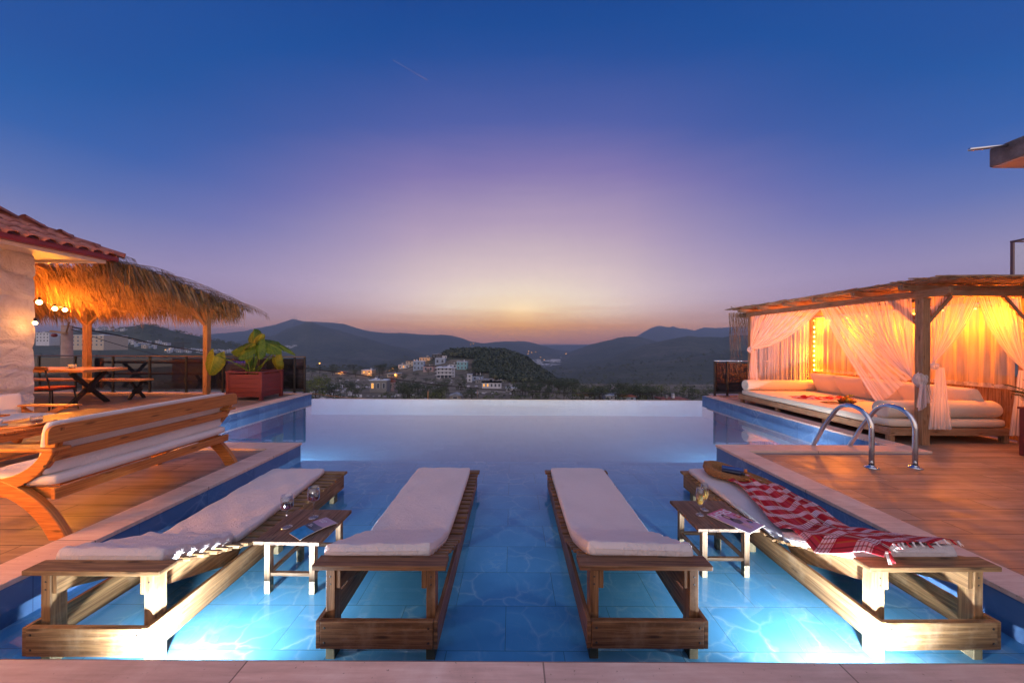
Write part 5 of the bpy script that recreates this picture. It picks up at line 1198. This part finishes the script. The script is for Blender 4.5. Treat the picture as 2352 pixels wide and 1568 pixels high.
def terrain(X, Y):
    X = np.asarray(X, float); Y = np.asarray(Y, float); px = 1176+784*X/Y; px2 = px
    z = base_z(Y); zb = z.copy(); add = np.zeros_like(z)
    for Yr, wf, wb, pts in RIDGES:
        xs = [p[0] for p in pts]; ys = [p[1]+(p[0]-1176)*-.0047 for p in pts]
        cy = np.interp(px2, xs, ys); crest = CZ+(788-cy)/784*Yr; bz = base_z(np.array(float(Yr)))
        fade = np.clip((px2-xs[0]+60)/60, 0, 1)*np.clip((xs[-1]+60-px2)/60, 0, 1) if xs[0] > -300 or xs[-1] < 2500 else 1
        ly = np.log(Y/Yr); e = np.exp(-np.where(ly < 0, (ly/wf)**2, (ly/wb)**2))
        # spurs and gullies running down the slopes
        sp = fbm(px2*784/Yr*.012*(Yr/784)*.9+ly*2, ly*3+Yr*.01, 4, int(Yr))*(1-e)*.55*np.exp(-(ly/.6)**2)
        add = np.maximum(add, (crest-bz)*e*fade*(1+sp*.8))
    z = zb+add
    z = z+fbm(X/(Y*.05+8), Y/(Y*.05+8), 5, 11)*Y*.0050*np.clip((Y-60)/200, 0, 1)*np.where(Y < 600, .45, 1)
    return z
nu, nv = 900, 420
u = np.linspace(-1.85, 2.1, nu); Yv = np.exp(np.linspace(math.log(24), math.log(9000), nv)); UU, YY = np.meshgrid(u, Yv); XX = UU*YY
ZZ = terrain(XX, YY)
ZZ += (np.random.RandomState(1).rand(*ZZ.shape)-.5)*YY*.0014*(YY > 600)      # tree tops roughen the far slopes
def bigmesh(name, verts, faces4, mat, smooth=True):
    me = bpy.data.meshes.new(name); me.vertices.add(len(verts)); me.vertices.foreach_set('co', verts.astype(np.float32).ravel())
    k = faces4.shape[1]; me.loops.add(len(faces4)*k); me.loops.foreach_set('vertex_index', faces4.astype(np.int32).ravel())
    me.polygons.add(len(faces4)); me.polygons.foreach_set('loop_start', np.arange(0, len(faces4)*k, k, dtype=np.int32))
    me.polygons.foreach_set('use_smooth', np.full(len(faces4), smooth)); me.materials.append(mat); me.update(calc_edges=True); me.validate()
    o = bpy.data.objects.new(name, me); col.objects.link(o); return o
I = np.arange(nv*nu).reshape(nv, nu); F = np.stack([I[:-1, :-1], I[:-1, 1:], I[1:, 1:], I[1:, :-1]], -1).reshape(-1, 4)
V3 = np.stack([XX, YY, ZZ], -1).reshape(-1, 3)
split = int(np.searchsorted(Yv, 330))
def sub(j0, j1): return I[j0:j1, :], np.stack([I[j0:j1-1, :-1], I[j0:j1-1, 1:], I[j0+1:j1, 1:], I[j0+1:j1, :-1]], -1).reshape(-1, 4)
tag(bigmesh('hills', V3[split*nu:], F[(split)*(nu-1):]-split*nu, M_land), kind='structure')
tag(bigmesh('near_hillside', V3[:(split+1)*nu], F[:split*(nu-1)], M_land_near), kind='structure')
def ground_hit(x, y):
    xt, yt = _t(x, y); Ys = np.exp(np.linspace(math.log(60), math.log(9000), 900)); X = (xt-1176)/784*Ys; Z = terrain(X, Ys); sy = 788-(Z-CZ)/Ys*784
    ok = np.where(sy <= yt)[0]
    i = ok[0] if len(ok) else int(np.argmin(sy)); return X[i], Ys[i], Z[i]
# sea / plain greenhouses in the gap of the valley
b = MB(); rg = random.Random(4)
gx = []
for k in range(130):
    x = rg.uniform(1208, 1332); y = rg.uniform(817, 848)
    if y > 817+ (1332-x)*.27+8: continue
    p = Q(x, y, 2300); Yg = 784*(CZ+121)/(_t(x, y)[1]-788); p = Q(x, y, Yg); w_ = rg.uniform(25, 70); d_ = rg.uniform(12, 30); b.box(p.x-w_/2, p.x+w_/2, Yg-d_/2, Yg+d_/2, p.z-4, p.z+5)
tag(b.build('greenhouse_field', plain('pale_greenhouse_film', (.82,.80,.84), .6)), kind='stuff')
# ------------------------------------------------------------------ houses
wm = {k: plain('plaster_'+k, c, .85, nz=.6, amp=.12) for k, c in dict(white=(.62,.62,.66), blue=(.34,.42,.55), pink=(.50,.34,.34), cream=(.58,.46,.34), grey=(.24,.23,.23), stone=(.34,.30,.27), turquoise=(.25,.48,.52), dark=(.06,.055,.05)).items()}
rm = {k: plain('roof_'+k, c, .8, nz=.8, amp=.2) for k, c in dict(white=(.62,.66,.72), turq=(.30,.55,.60), red=(.28,.09,.06), brown=(.10,.07,.055), grey=(.28,.30,.34), flat=(.44,.44,.47)).items()}
M_win = plain('dark_window', (.09,.10,.13), .2)
def house(x0, x1, y0, y1, wall, roof, label, style='flat', lit=(), cols=3, rows=1, group=None, wing=None, name='house', Yf=None, rot=0.0, win=True):
    """x0..x1, y0..y1: its outline in the photo; placed on the hillside where its foot touches the ground"""
    if Yf: p = Q((x0+x1)/2, y1, Yf); gx_, gy_, gz_ = p.x, Yf, p.z
    else: gx_, gy_, gz_ = ground_hit((x0+x1)/2, y1)
    k = gy_/784; w_ = (x1-x0)*k; h = (y1-y0)*k; d_ = w_*rg.uniform(.6, .9); gz_ = CZ-(_t(x0, y1)[1]-788)*k
    t = thing(name, label, 'house', (gx_, gy_, gz_), R(rot), group); hw = h*(.66 if style == 'gable' else 1)
    MB().box(-w_/2, w_/2, 0, d_, -4, hw).build('wall', wm[wall], t)
    if style == 'flat':
        MB().box(-w_/2-.25, w_/2+.25, -.25, d_+.25, hw+.003, hw+.003+max(.25, h*.05)).build('roof', rm[roof], t)
    else:
        MB().prism([(-w_/2-.3, hw-.05), (w_/2+.3, hw-.05), (w_/2+.3, hw+.1), (0, h), (-w_/2-.3, hw+.1)], 1, -.3, d_+.3).build('roof', rm[roof], t) if style == 'gable' else MB().add([(-w_/2-.3, -.3, hw), (w_/2+.3, -.3, hw), (w_/2+.3, d_+.3, hw), (-w_/2-.3, d_+.3, hw), (-w_*.25, d_/2, h), (w_*.25, d_/2, h)], [(0, 1, 5, 4), (1, 2, 5), (2, 3, 4, 5), (3, 0, 4), (3, 2, 1, 0)]).build('roof', rm[roof], t)
    if win:
        for r_ in range(rows):
            for c_ in range(cols):
                cx = -w_/2+w_*(c_+.5)/cols; cz = hw*(r_+.55)/rows; a = w_/cols*.19; bb_ = hw/rows*.22
                L = (r_*cols+c_) in lit
                q = MB().box(cx-a-.1, cx+a+.1, -.06, .05, cz-bb_-.1, cz+bb_+.1).build('window', wm['white'], t); MB().box(cx-a, cx+a, -.075, -.0605, cz-bb_, cz+bb_).build('pane', E_win if L else M_win, q)
    if w_ > 5 and style != 'gable':
        for q_ in range(2): xx = rg.uniform(-.35, .3)*w_; MB().box(xx, xx+w_*rg.uniform(.05, .18), d_*.3, d_*.5, hw+.3, hw+rg.uniform(.9, 2.0)).build('roof_structure', wm['white'] if q_ else wm['grey'], t)
    return t
H = house
H(849,888,874,900,'grey','white','small grey block house with one lit window in the middle of the rocky slope',cols=3,lit=(0,)); H(888,904,866,898,'pink','red','narrow pinkish annex with red lean-to roof joined to the grey block house','gable',cols=1)
# the arched villa
t = H(1003,1038,844,868,'white','white','three storey white villa with arched ground floor and balconies below the wooded hill',cols=4,rows=3)
gx_, gy_, gz_ = t.location; kk = gy_/784; w_ = 35*kk
for r_ in (1, 2, 3): MB().box(-w_/2-1, w_/2+1.3, -1.6, -.08, 24*kk*r_/3-.5*kk-.25, 24*kk*r_/3-.5*kk+.05).build('balcony_slab', wm['white'], t)
for s in range(4):
    cx = -w_/2+w_*(s+.5)/4; pts = [(cx-w_*.09, 0.1)]+[(cx-w_*.09*math.cos(a), 5*kk+w_*.09*math.sin(a)) for a in [math.pi*q/10 for q in range(11)]]+[(cx+w_*.09, .1)]
    MB().prism(pts, 1, -.14, -.078).build('arch', M_win, t)
H(1036,1044,846,866,'white','white','narrow wing on the right of the arched villa',cols=1,rows=3)
H(932,954,829,842,'cream','brown','two storey cream house glowing orange beside the street lamp',cols=3,rows=2,lit=()); H(949,973,830,850,'blue','white','pale blue house with balcony right of the cream house',cols=3,rows=2)
H(972,995,841,854,'pink','turq','pink house with turquoise sheet roof','hip',cols=2); H(963,988,821,830,'cream','brown','low brown roofed house on the crest glowing orange at its right','hip',cols=4)
H(999,1022,823,837,'blue','white','blue house with bright roof terrace below the crest',cols=2,rows=1); H(993,1014,813.5,823,'dark','flat','dark unfinished building on the crest with a small rooftop frame',cols=3); H(1015,1026,817,824,'white','flat','small house beside the dark building at the edge of the wood',cols=2)
H(1049,1073,831,849,'turquoise','white','turquoise two storey house at the foot of the wooded hill',cols=3,rows=2); H(1031,1049,836,846,'white','turq','white house with blue sheet roof left of the turquoise house','hip',cols=2)
H(915,939,838,847,'white','flat','low white house with one lit window at the left of the village',cols=3,lit=(1,)); H(1073,1084,860,877,'white','white','narrow white house with stair at the right of the slope',cols=1,rows=2)
H(1085,1108,863,875,'blue','white','pale blue house with white hip roof on the right slope','hip',cols=2); H(1092,1120,872,881,'grey','grey','low grey building below the pale blue house',cols=3)
H(1107,1151,878,892,'white','grey','long white villa with grey hip roof and lit windows on the left','hip',cols=5,lit=(0,1)); H(1162,1186,892,899,'white','white','small white roofed shelter right of the long villa',cols=2)
H(1033,1058,903,919,'stone','grey','small dry stone hut with gable roof just beyond the pool edge','gable',cols=1); H(830,854,850,860,'cream','white','white house lit orange at the left of the pines',cols=2,lit=(0,))
H(889,916,858,866,'cream','flat','low house lit orange behind the dark pines',cols=3,lit=(2,)); H(770,790,853,859,'cream','red','tiny lit house far left on the slope','gable',cols=1,lit=(0,))
H(1329,1364,905,915,'white','red','white cottage with red roof right beyond the pool edge','gable',cols=2); H(1391,1428,909,918,'white','white','long low pale sheds beside the red gabled house',cols=4); H(1426,1460,906,920,'blue','red','pale house with red gable at the right beyond the pool edge','gable',cols=2); H(1520,1578,918,923,'stone','red','long low red roof just showing above the pool edge at the right',cols=4)
# left village, far behind the railing
H(82,113,764,786,'white','flat','white apartment block at the far left beside the stone wall',cols=4,rows=3,Yf=420); H(163,238,770,796,'cream','white','large pale apartment building behind the pergola post',cols=7,rows=3,Yf=420); H(124,158,771,789,'grey','white','grey building behind the utility pole',cols=4,rows=2,Yf=430)
H(322,333,743.5,749,'white','white','small white building on top of the left hill',cols=2,Yf=750)
rv = random.Random(12)
for x in range(252, 375, 8):
    y = 777+(x-252)*.13+rv.uniform(-3, 13); H(x, x+rv.uniform(7, 12), y-rv.uniform(4.5, 7.5), y+1.5, rv.choice(['white','white','cream','blue']), rv.choice(['white','flat','red']), 'small pale house in the dense village on the left hillside', cols=2, rows=1, group='houses of the left hillside village', lit=(0,) if rv.random() < .1 else ())
for x in range(378, 470, 9):
    y = 808+rv.uniform(-3, 6); H(x, x+rv.uniform(8, 12), y-rv.uniform(4, 7), y+1, rv.choice(['white','white','blue']), rv.choice(['white','flat']), 'small pale house in the lower row left of the pergola post', cols=2, group='houses left of the pergola post', lit=(0,) if rv.random() < .15 else ())
for x in range(488, 530, 8):
    y = 810+rv.uniform(-3, 2); H(x, x+rv.uniform(8, 11), y-rv.uniform(4, 6), y+1, 'white', 'white', 'small pale house between the pergola post and the elephant ear plant', cols=2, group='houses right of the pergola post')
for x, y in ((246, 758), (232, 757), (262, 760), (276, 759), (218, 758)): H(x, x+9, y-4, y+1, 'white', 'flat', 'tiny pale house on the crest of the left hill', cols=2, group='houses on the left crest')
for x, y in ((655, 797), (664, 799), (672, 796), (583, 806), (600, 808)): H(x, x+9, y-3.5, y+1, 'white', 'flat', 'tiny pale house in the hazy valley behind the elephant ear plant', cols=2, group='houses in the hazy valley')
# night club sign lights behind the railing, street lamps, masts, poles
cs_ = thing('lit_kiosk', 'dark flat roofed bar with rows of blue and red lights behind the railing', 'kiosk', (0, 0, 0)); k0 = Q(525, 845, 120); MB().box(k0.x-1, k0.x+7, 120, 126, k0.z-5, k0.z+1.2).build('wall', wm['grey'], cs_); MB().box(k0.x-1.4, k0.x+7.4, 119.7, 126.3, k0.z+1.203, k0.z+1.5).build('roof', rm['flat'], cs_)
for k in range(7): MB().box(k0.x+k*.9, k0.x+k*.9+.5, 119.8, 119.9, k0.z+2.0, k0.z+2.35).build('blue_light', E_blue, cs_); MB().box(k0.x+k*.45, k0.x+k*.45+.35, 119.85, 119.95, k0.z-1.4, k0.z-.9).build('red_light', E_redl, cs_)
def street_lamp(x, y, Yd, r_, lb, grp='far street lamps glowing orange'):
    p = Q(x, y, Yd) if Yd else None
    if p is None: gx_, gy_, gz_ = ground_hit(x, y+3); p = Q(x, y, gy_-2)
    t = thing('street_lamp', lb, 'street lamp', p, 0, grp); MB().sphere((0, 0, 0), r_*p.y/784, 5).build('lamp', E_street, t); MB().tube([(0, .3, -8), (0, .3, 0), (0, 0, .3)], .08, 5).build('pole', M_black, t); return p
LB = 'far street lamp glowing orange on the hillside'
for x, y in ((305, 780), (380, 804), (368, 784), (448, 802)): street_lamp(x, y, None, 1.5, LB+' of the left village')
for x, y in ((1080.5, 790.5), (1087, 789), (1214, 806), (1221, 809), (1230, 808), (1213, 812), (1242, 820), (1300, 812), (1250, 826)): street_lamp(x, y, 2200, .6, LB+' of the distant valley')
for x, y, e, lb in ((969.5, 830.5, 2600, 'bright orange street lamp in the middle of the village'), (985, 824, 1300, 'orange street lamp on the village crest'), (902, 846, 900, 'orange street lamp behind the pines'), (910, 862, 1600, 'orange lamp beside the dark leaning pine'), (848, 857, 1500, 'orange lamp in front of the white house at the left'), (1044, 837, 900, 'orange lamp above the arched villa'), (939, 836, 1500, 'orange lamp on the wall of the cream house'), (785, 855, 400, 'lamp at the tiny house far left')):
    p = street_lamp(x, y, None, 1.1, lb, None); o = light('street_glow', 'POINT', (p.x, p.y-1.2, p.z+.6), e, (1, .38, .07), .5)
street_lamp(734, 834, 150, 1.3, 'small warm lamp seen through the corner railing glass', None); street_lamp(1341, 912, 110, 1.3, 'orange lamp on a post beyond the pool edge at the right', None)
for x, yb, yt in ((668, 736, 722.5), (675.5, 735, 721), (681, 736, 728)):
    p = Q(x, yb+1, 4200); q = Q(x, yt, 4200); tag(MB().tube([p, q], 2.2, 4).build('antenna_mast', M_pole), 'thin antenna mast on the highest hill top', 'antenna', 'antenna masts on the far hill')
for x, yt, yb, Yd, lb in ((983, 898, 925, 92, 'short wooden pole holding cables just beyond the pool edge'), (1096.5, 896, 925, 110, 'slim pale metal pole beyond the pool edge'), (994.5, 842, 856, 250, 'slim pole lit orange beside the pink house')):
    p, q = Q(x, yb, Yd), Q(x, yt, Yd); tag(MB().tube([p, q], .16, 6).build('utility_pole', M_perg if Yd != 110 else M_pole), lb, 'pole')
# lattice pylon on the left hill
py = thing('lattice_pylon', 'steel lattice pylon with crossarm on the left hillside', 'pylon', (0, 0, 0)); pa_, pb_ = Q(411, 812, 330), Q(411, 787, 330); b = MB(); w0 = 5
for s in (-1, 1): b.tube([V((pa_.x+s*w0, 330, pa_.z)), V((pa_.x+s*w0*.8, 330, pb_.z))], .16, 4)
for k in range(5):
    z0 = pa_.z+(pb_.z-pa_.z)*k/5; z1 = pa_.z+(pb_.z-pa_.z)*(k+1)/5; b.tube([V((pa_.x-w0, 330, z0)), V((pa_.x+w0, 330, z1))], .1, 4); b.tube([V((pa_.x+w0, 330, z0)), V((pa_.x-w0, 330, z1))], .1, 4)
b.tube([V((pa_.x-12, 330, pb_.z)), V((pa_.x+12, 330, pb_.z))], .2, 4); b.tube([V((pa_.x-11, 330, pb_.z-1.5)), V((pa_.x+11, 330, pb_.z-1.5))], .12, 4)
b.build('lattice', M_bark, py)
# ------------------------------------------------------------------ trees
def crown_mesh(kind, seed, nleaf):
    r_ = random.Random(seed); vs = []; fs = []
    lobes = [(V((r_.uniform(-.32, .32), r_.uniform(-.32, .32), r_.uniform(.42, .86))), r_.uniform(.16, .30)) for _ in range(9)] if kind != 'pine' else [(V((r_.uniform(-.34, .34), r_.uniform(-.34, .34), r_.uniform(.58, .9))), r_.uniform(.14, .24)) for _ in range(9)]
    for k in range(nleaf):
        c_, rad = lobes[r_.randrange(len(lobes))]; dv = V((r_.gauss(0, 1), r_.gauss(0, 1), r_.gauss(0, 1)*(.8 if kind != 'pine' else .45))).normalized(); p = c_+dv*rad*r_.uniform(.55, 1.08)
        n_ = (dv+V((r_.uniform(-.7, .7), r_.uniform(-.7, .7), r_.uniform(-.2, .9)))).normalized(); a = n_.orthogonal().normalized(); bb_ = n_.cross(a); th = r_.uniform(0, 6.28); s = r_.uniform(.018, .042)
        a, bb_ = a*math.cos(th)+bb_*math.sin(th), bb_*math.cos(th)-a*math.sin(th); o = len(vs); vs += [p-a*s, p-bb_*s*.6, p+a*s, p+bb_*s*.6]; fs.append((o, o+1, o+2, o+3))
    return vs, fs
def tree_proto(nm, kind, mat, seed, nleaf):
    vs, fs = crown_mesh(kind, seed, nleaf); t = thing(nm, None, 'tree'); b = MB(); b.add(vs, fs); b.build('crown', mat, t)
    r_ = random.Random(seed); b = MB(); top = V((r_.uniform(-.06, .06), r_.uniform(-.06, .06), .55)); b.tube([(0, 0, -.25), top*.5+V((.03, 0, 0)), top], [.035, .026, .014], 6)
    for k in range(4): a = k*1.7+seed; b.tube([top*.7, top*.8+V((math.cos(a)*.15, math.sin(a)*.15, .12)), V((math.cos(a)*.26, math.sin(a)*.26, .66))], [.014, .010, .004], 4)
    b.build('trunk', M_bark, t); return t
protos = [(tree_proto('olive_tree', 'olive', M_olive, 1, 520), 'dusky grey green olive tree on the rocky slope', 'olive trees on the rocky slope'), (tree_proto('olive_tree', 'olive', M_olive, 2, 520), None, None),
          (tree_proto('pine_tree', 'pine', M_dkleaf, 3, 560), 'dark flat crowned pine tree on the village slope', 'pines on the village slope'), (tree_proto('pine_tree', 'pine', M_dkleaf, 4, 560), None, None),
          (tree_proto('shrub', 'olive', M_yleaf, 5, 420), 'bright yellow green shrub on the slope below the pool', 'yellow green shrubs on the slope'), (tree_proto('olive_tree', 'olive', M_dkleaf, 6, 480), 'dark rounded evergreen tree among the rocks', 'dark evergreens among the rocks')]
used = set(); rq = random.Random(21)
def plant(i, X, Y, h, w_=None, label=None):
    src, lb, grp = protos[i]
    if lb is None: lb, grp = protos[i-1][1], protos[i-1][2]
    o = src if i not in used else copy_tree(src); used.add(i); w_ = w_ or h
    o.location = (X, Y, float(terrain(np.array([X]), np.array([Y]))[0])-.1); o.scale = (w_, w_, h); o.rotation_euler = (0, 0, rq.uniform(0, 6.28)); o['label'] = label or lb
    if not label: o['group'] = grp
    else:
        if 'group' in o: del o['group']
occ = [(849,904,870,900),(1002,1046,846,868),(1107,1151,880,892),(1033,1058,903,919),(1073,1120,862,881),(830,854,850,859),(932,973,830,850)]
cnt = 0; tries = 0
while cnt < 235 and tries < 5000:
    tries += 1; x = rq.uniform(560, 1500); y = 846+ (rq.random()**.8)*75
    if x > 1180: y = rq.uniform(880, 922) if x < 1330 else rq.uniform(903, 922)
    if x > 960 and x < 1180 and y < 856: continue
    gx_, gy_, gz_ = ground_hit(x, y)
    if gy_ > 420 or gy_ < 75: continue
    h = rq.uniform(3.2, 6.0)*(1.2 if y < 866 else .85); top = y-h/gy_*784; hw = h*.4/gy_*784
    if any(a-hw < x < c+hw and top < d_ and y > b_+3 for a, c, b_, d_ in occ): continue
    i = rq.choices([0, 1, 2, 3, 4, 5], [4, 4, 1.2 if y < 875 else .2, 1.2 if y < 875 else .2, 1.0, 3])[0]
    if i == 4: h *= .7
    if i in (2, 3): h *= 1.15
    plant(i, gx_, gy_, h, h*rq.uniform(.95, 1.35)); cnt += 1
for x, y, h, i, lb in ((724, 918, 6.5, 4, 'large bright green tree right beside the corner of the left railing'), (742, 905, 6.0, 4, 'bright green tree behind the large one at the railing corner'), (990, 922, 3.0, 4, 'yellow green bushy tree just over the pool edge left of the stone hut'), (1013, 923, 3.4, 4, 'yellow green bush touching the stone hut'), (880, 862, 11, 3, 'tall dark pine in front of the village'), (905, 866, 10, 2, 'dark leaning pine beside the orange lamp'), (872, 858, 9, 3, 'dark pine left of the tall one')):
    gx_, gy_, gz_ = ground_hit(x, y); plant(i, gx_, gy_, h*1.0 if i in (2, 3) else h*gy_/100, None, lb)
for x in range(1340, 1640, 12):
    gx_, gy_, gz_ = ground_hit(x, rq.uniform(912, 922)); plant(rq.choice([0, 1, 4, 5]), gx_, min(gy_, 300), rq.uniform(3, 5)*min(gy_, 300)/120)
for x in list(range(60, 700, 17)):
    gx_, gy_, gz_ = ground_hit(x, rq.uniform(850, 915)); plant(rq.choice([0, 1, 5]), gx_, gy_, rq.uniform(3.5, 6)*gy_/140)
# the wood on the hill in the middle and the scrub of the near slopes: nobody could count them
def wood(name, pts, size, mat, seed, quads=30, flat=.8):
    rs = np.random.RandomState(seed); n = len(pts); C = np.array(pts); S = np.array(size)
    d_ = rs.normal(size=(n, quads, 3)); d_[..., 2] = np.abs(d_[..., 2])*flat; d_ /= np.linalg.norm(d_, axis=-1, keepdims=True)
    r_ = rs.uniform(.75, 1.08, (n, quads, 1)); p = C[:, None, :]+d_*r_*S[:, None, None]*np.array([.5, .5, .55])+np.array([0, 0, .28])*S[:, None, None]
    nn = d_+rs.uniform(-.6, .6, d_.shape); nn /= np.linalg.norm(nn, axis=-1, keepdims=True); a = np.cross(nn, rs.normal(size=nn.shape)); a /= np.linalg.norm(a, axis=-1, keepdims=True); bb_ = np.cross(nn, a)
    s = (rs.uniform(.10, .20, (n, quads, 1))*S[:, None, None]); vv = np.stack([p-a*s, p-bb_*s*.7, p+a*s, p+bb_*s*.7], 2).reshape(-1, 3); ff = np.arange(len(vv)).reshape(-1, 4)
    return tag(bigmesh(name, vv, ff, mat, False), kind='stuff')
pts = []; sz = []
rs = np.random.RandomState(8)
while len(pts) < 3600:
    x = rs.uniform(1018, 1325); Y_ = math.exp(rs.uniform(math.log(235), math.log(415))); X_ = (x-1176)/784*Y_; z_ = float(terrain(np.array([X_]), np.array([Y_]))[0]); sy = 788-(z_-CZ)/Y_*784
    if x < 1090 and sy > 826+(1090-x)*-.1: continue
    if x < 1130 and sy > 858: continue
    if x < 1165 and sy > 872: continue
    if sy > 912: continue
    pts.append((X_, Y_, z_)); sz.append(rs.uniform(3.5, 8.5)*Y_/400)
wood('pine_wood', pts[::3]+pts[1::3], sz[::3]+sz[1::3], M_dkleaf, 1, 34); wood('oak_wood', pts[2::3], sz[2::3], M_olive, 5, 34)
pts = []; sz = []
for k in range(5200):
    x = rs.uniform(540, 2352) if k % 3 else rs.uniform(40, 700); Y_ = math.exp(rs.uniform(math.log(85), math.log(1500))); X_ = (x-1176)/784*Y_; z_ = float(terrain(np.array([X_]), np.array([Y_]))[0]); sy = 788-(z_-CZ)/Y_*784
    if Y_ < 420 and any(a-4 < x < c+4 and b_-6 < sy < d_+10 for a, c, b_, d_ in occ): continue
    if Y_ < 330: s_z = rs.uniform(.8, 2.2)
    else: s_z = rs.uniform(4, 8)*Y_/700
    pts.append((X_, Y_, z_)); sz.append(s_z)
wood('hillside_scrub', pts, sz, M_olive, 2, 18)
vv = []; b = MB()
for k in range(620):
    x = rs.uniform(690, 1180); Y_ = rs.uniform(90, 260); X_ = (x-1176)/784*Y_; z_ = float(terrain(np.array([X_]), np.array([Y_]))[0])
    if vnoise(np.array([X_/14]), np.array([Y_/14]), 5)[0] < .55: continue
    s = rs.uniform(.25, .9); M = Matrix.Rotation(rs.uniform(0, 6), 3, 'Z') @ Matrix.Rotation(rs.uniform(-.5, .5), 3, 'X'); b.obox((X_, Y_, z_+.1*s), (s, s*rs.uniform(.5, .9), s*rs.uniform(.35, .7)), M)
tag(b.build('limestone_boulders', M_rock), kind='stuff')
# contrail high in the dusk sky
pA, pB = Q(902, 138, 30000), Q(981, 184, 30000)
tag(MB().tube([pA, pA.lerp(pB, .5), pB], [10, 32, 40], 6).build('contrail', glassmat('ice_cloud', (.90,.86,.92), .0, 1.0)), 'faint thin contrail high in the blue sky', 'contrail')
# ------------------------------------------------------------------ haze: the evening air over the valley
hb_ = MB().box(-13000, 13000, -60, 9300, -140, 350)
m, n = newmat('evening_air'); n.out(None, n.n('ShaderNodeVolumePrincipled', ins={'Color': (.62,.80,1.0), 'Density': KH, 'Anisotropy': .4}))
tag(hb_.build('haze', m), kind='stuff')
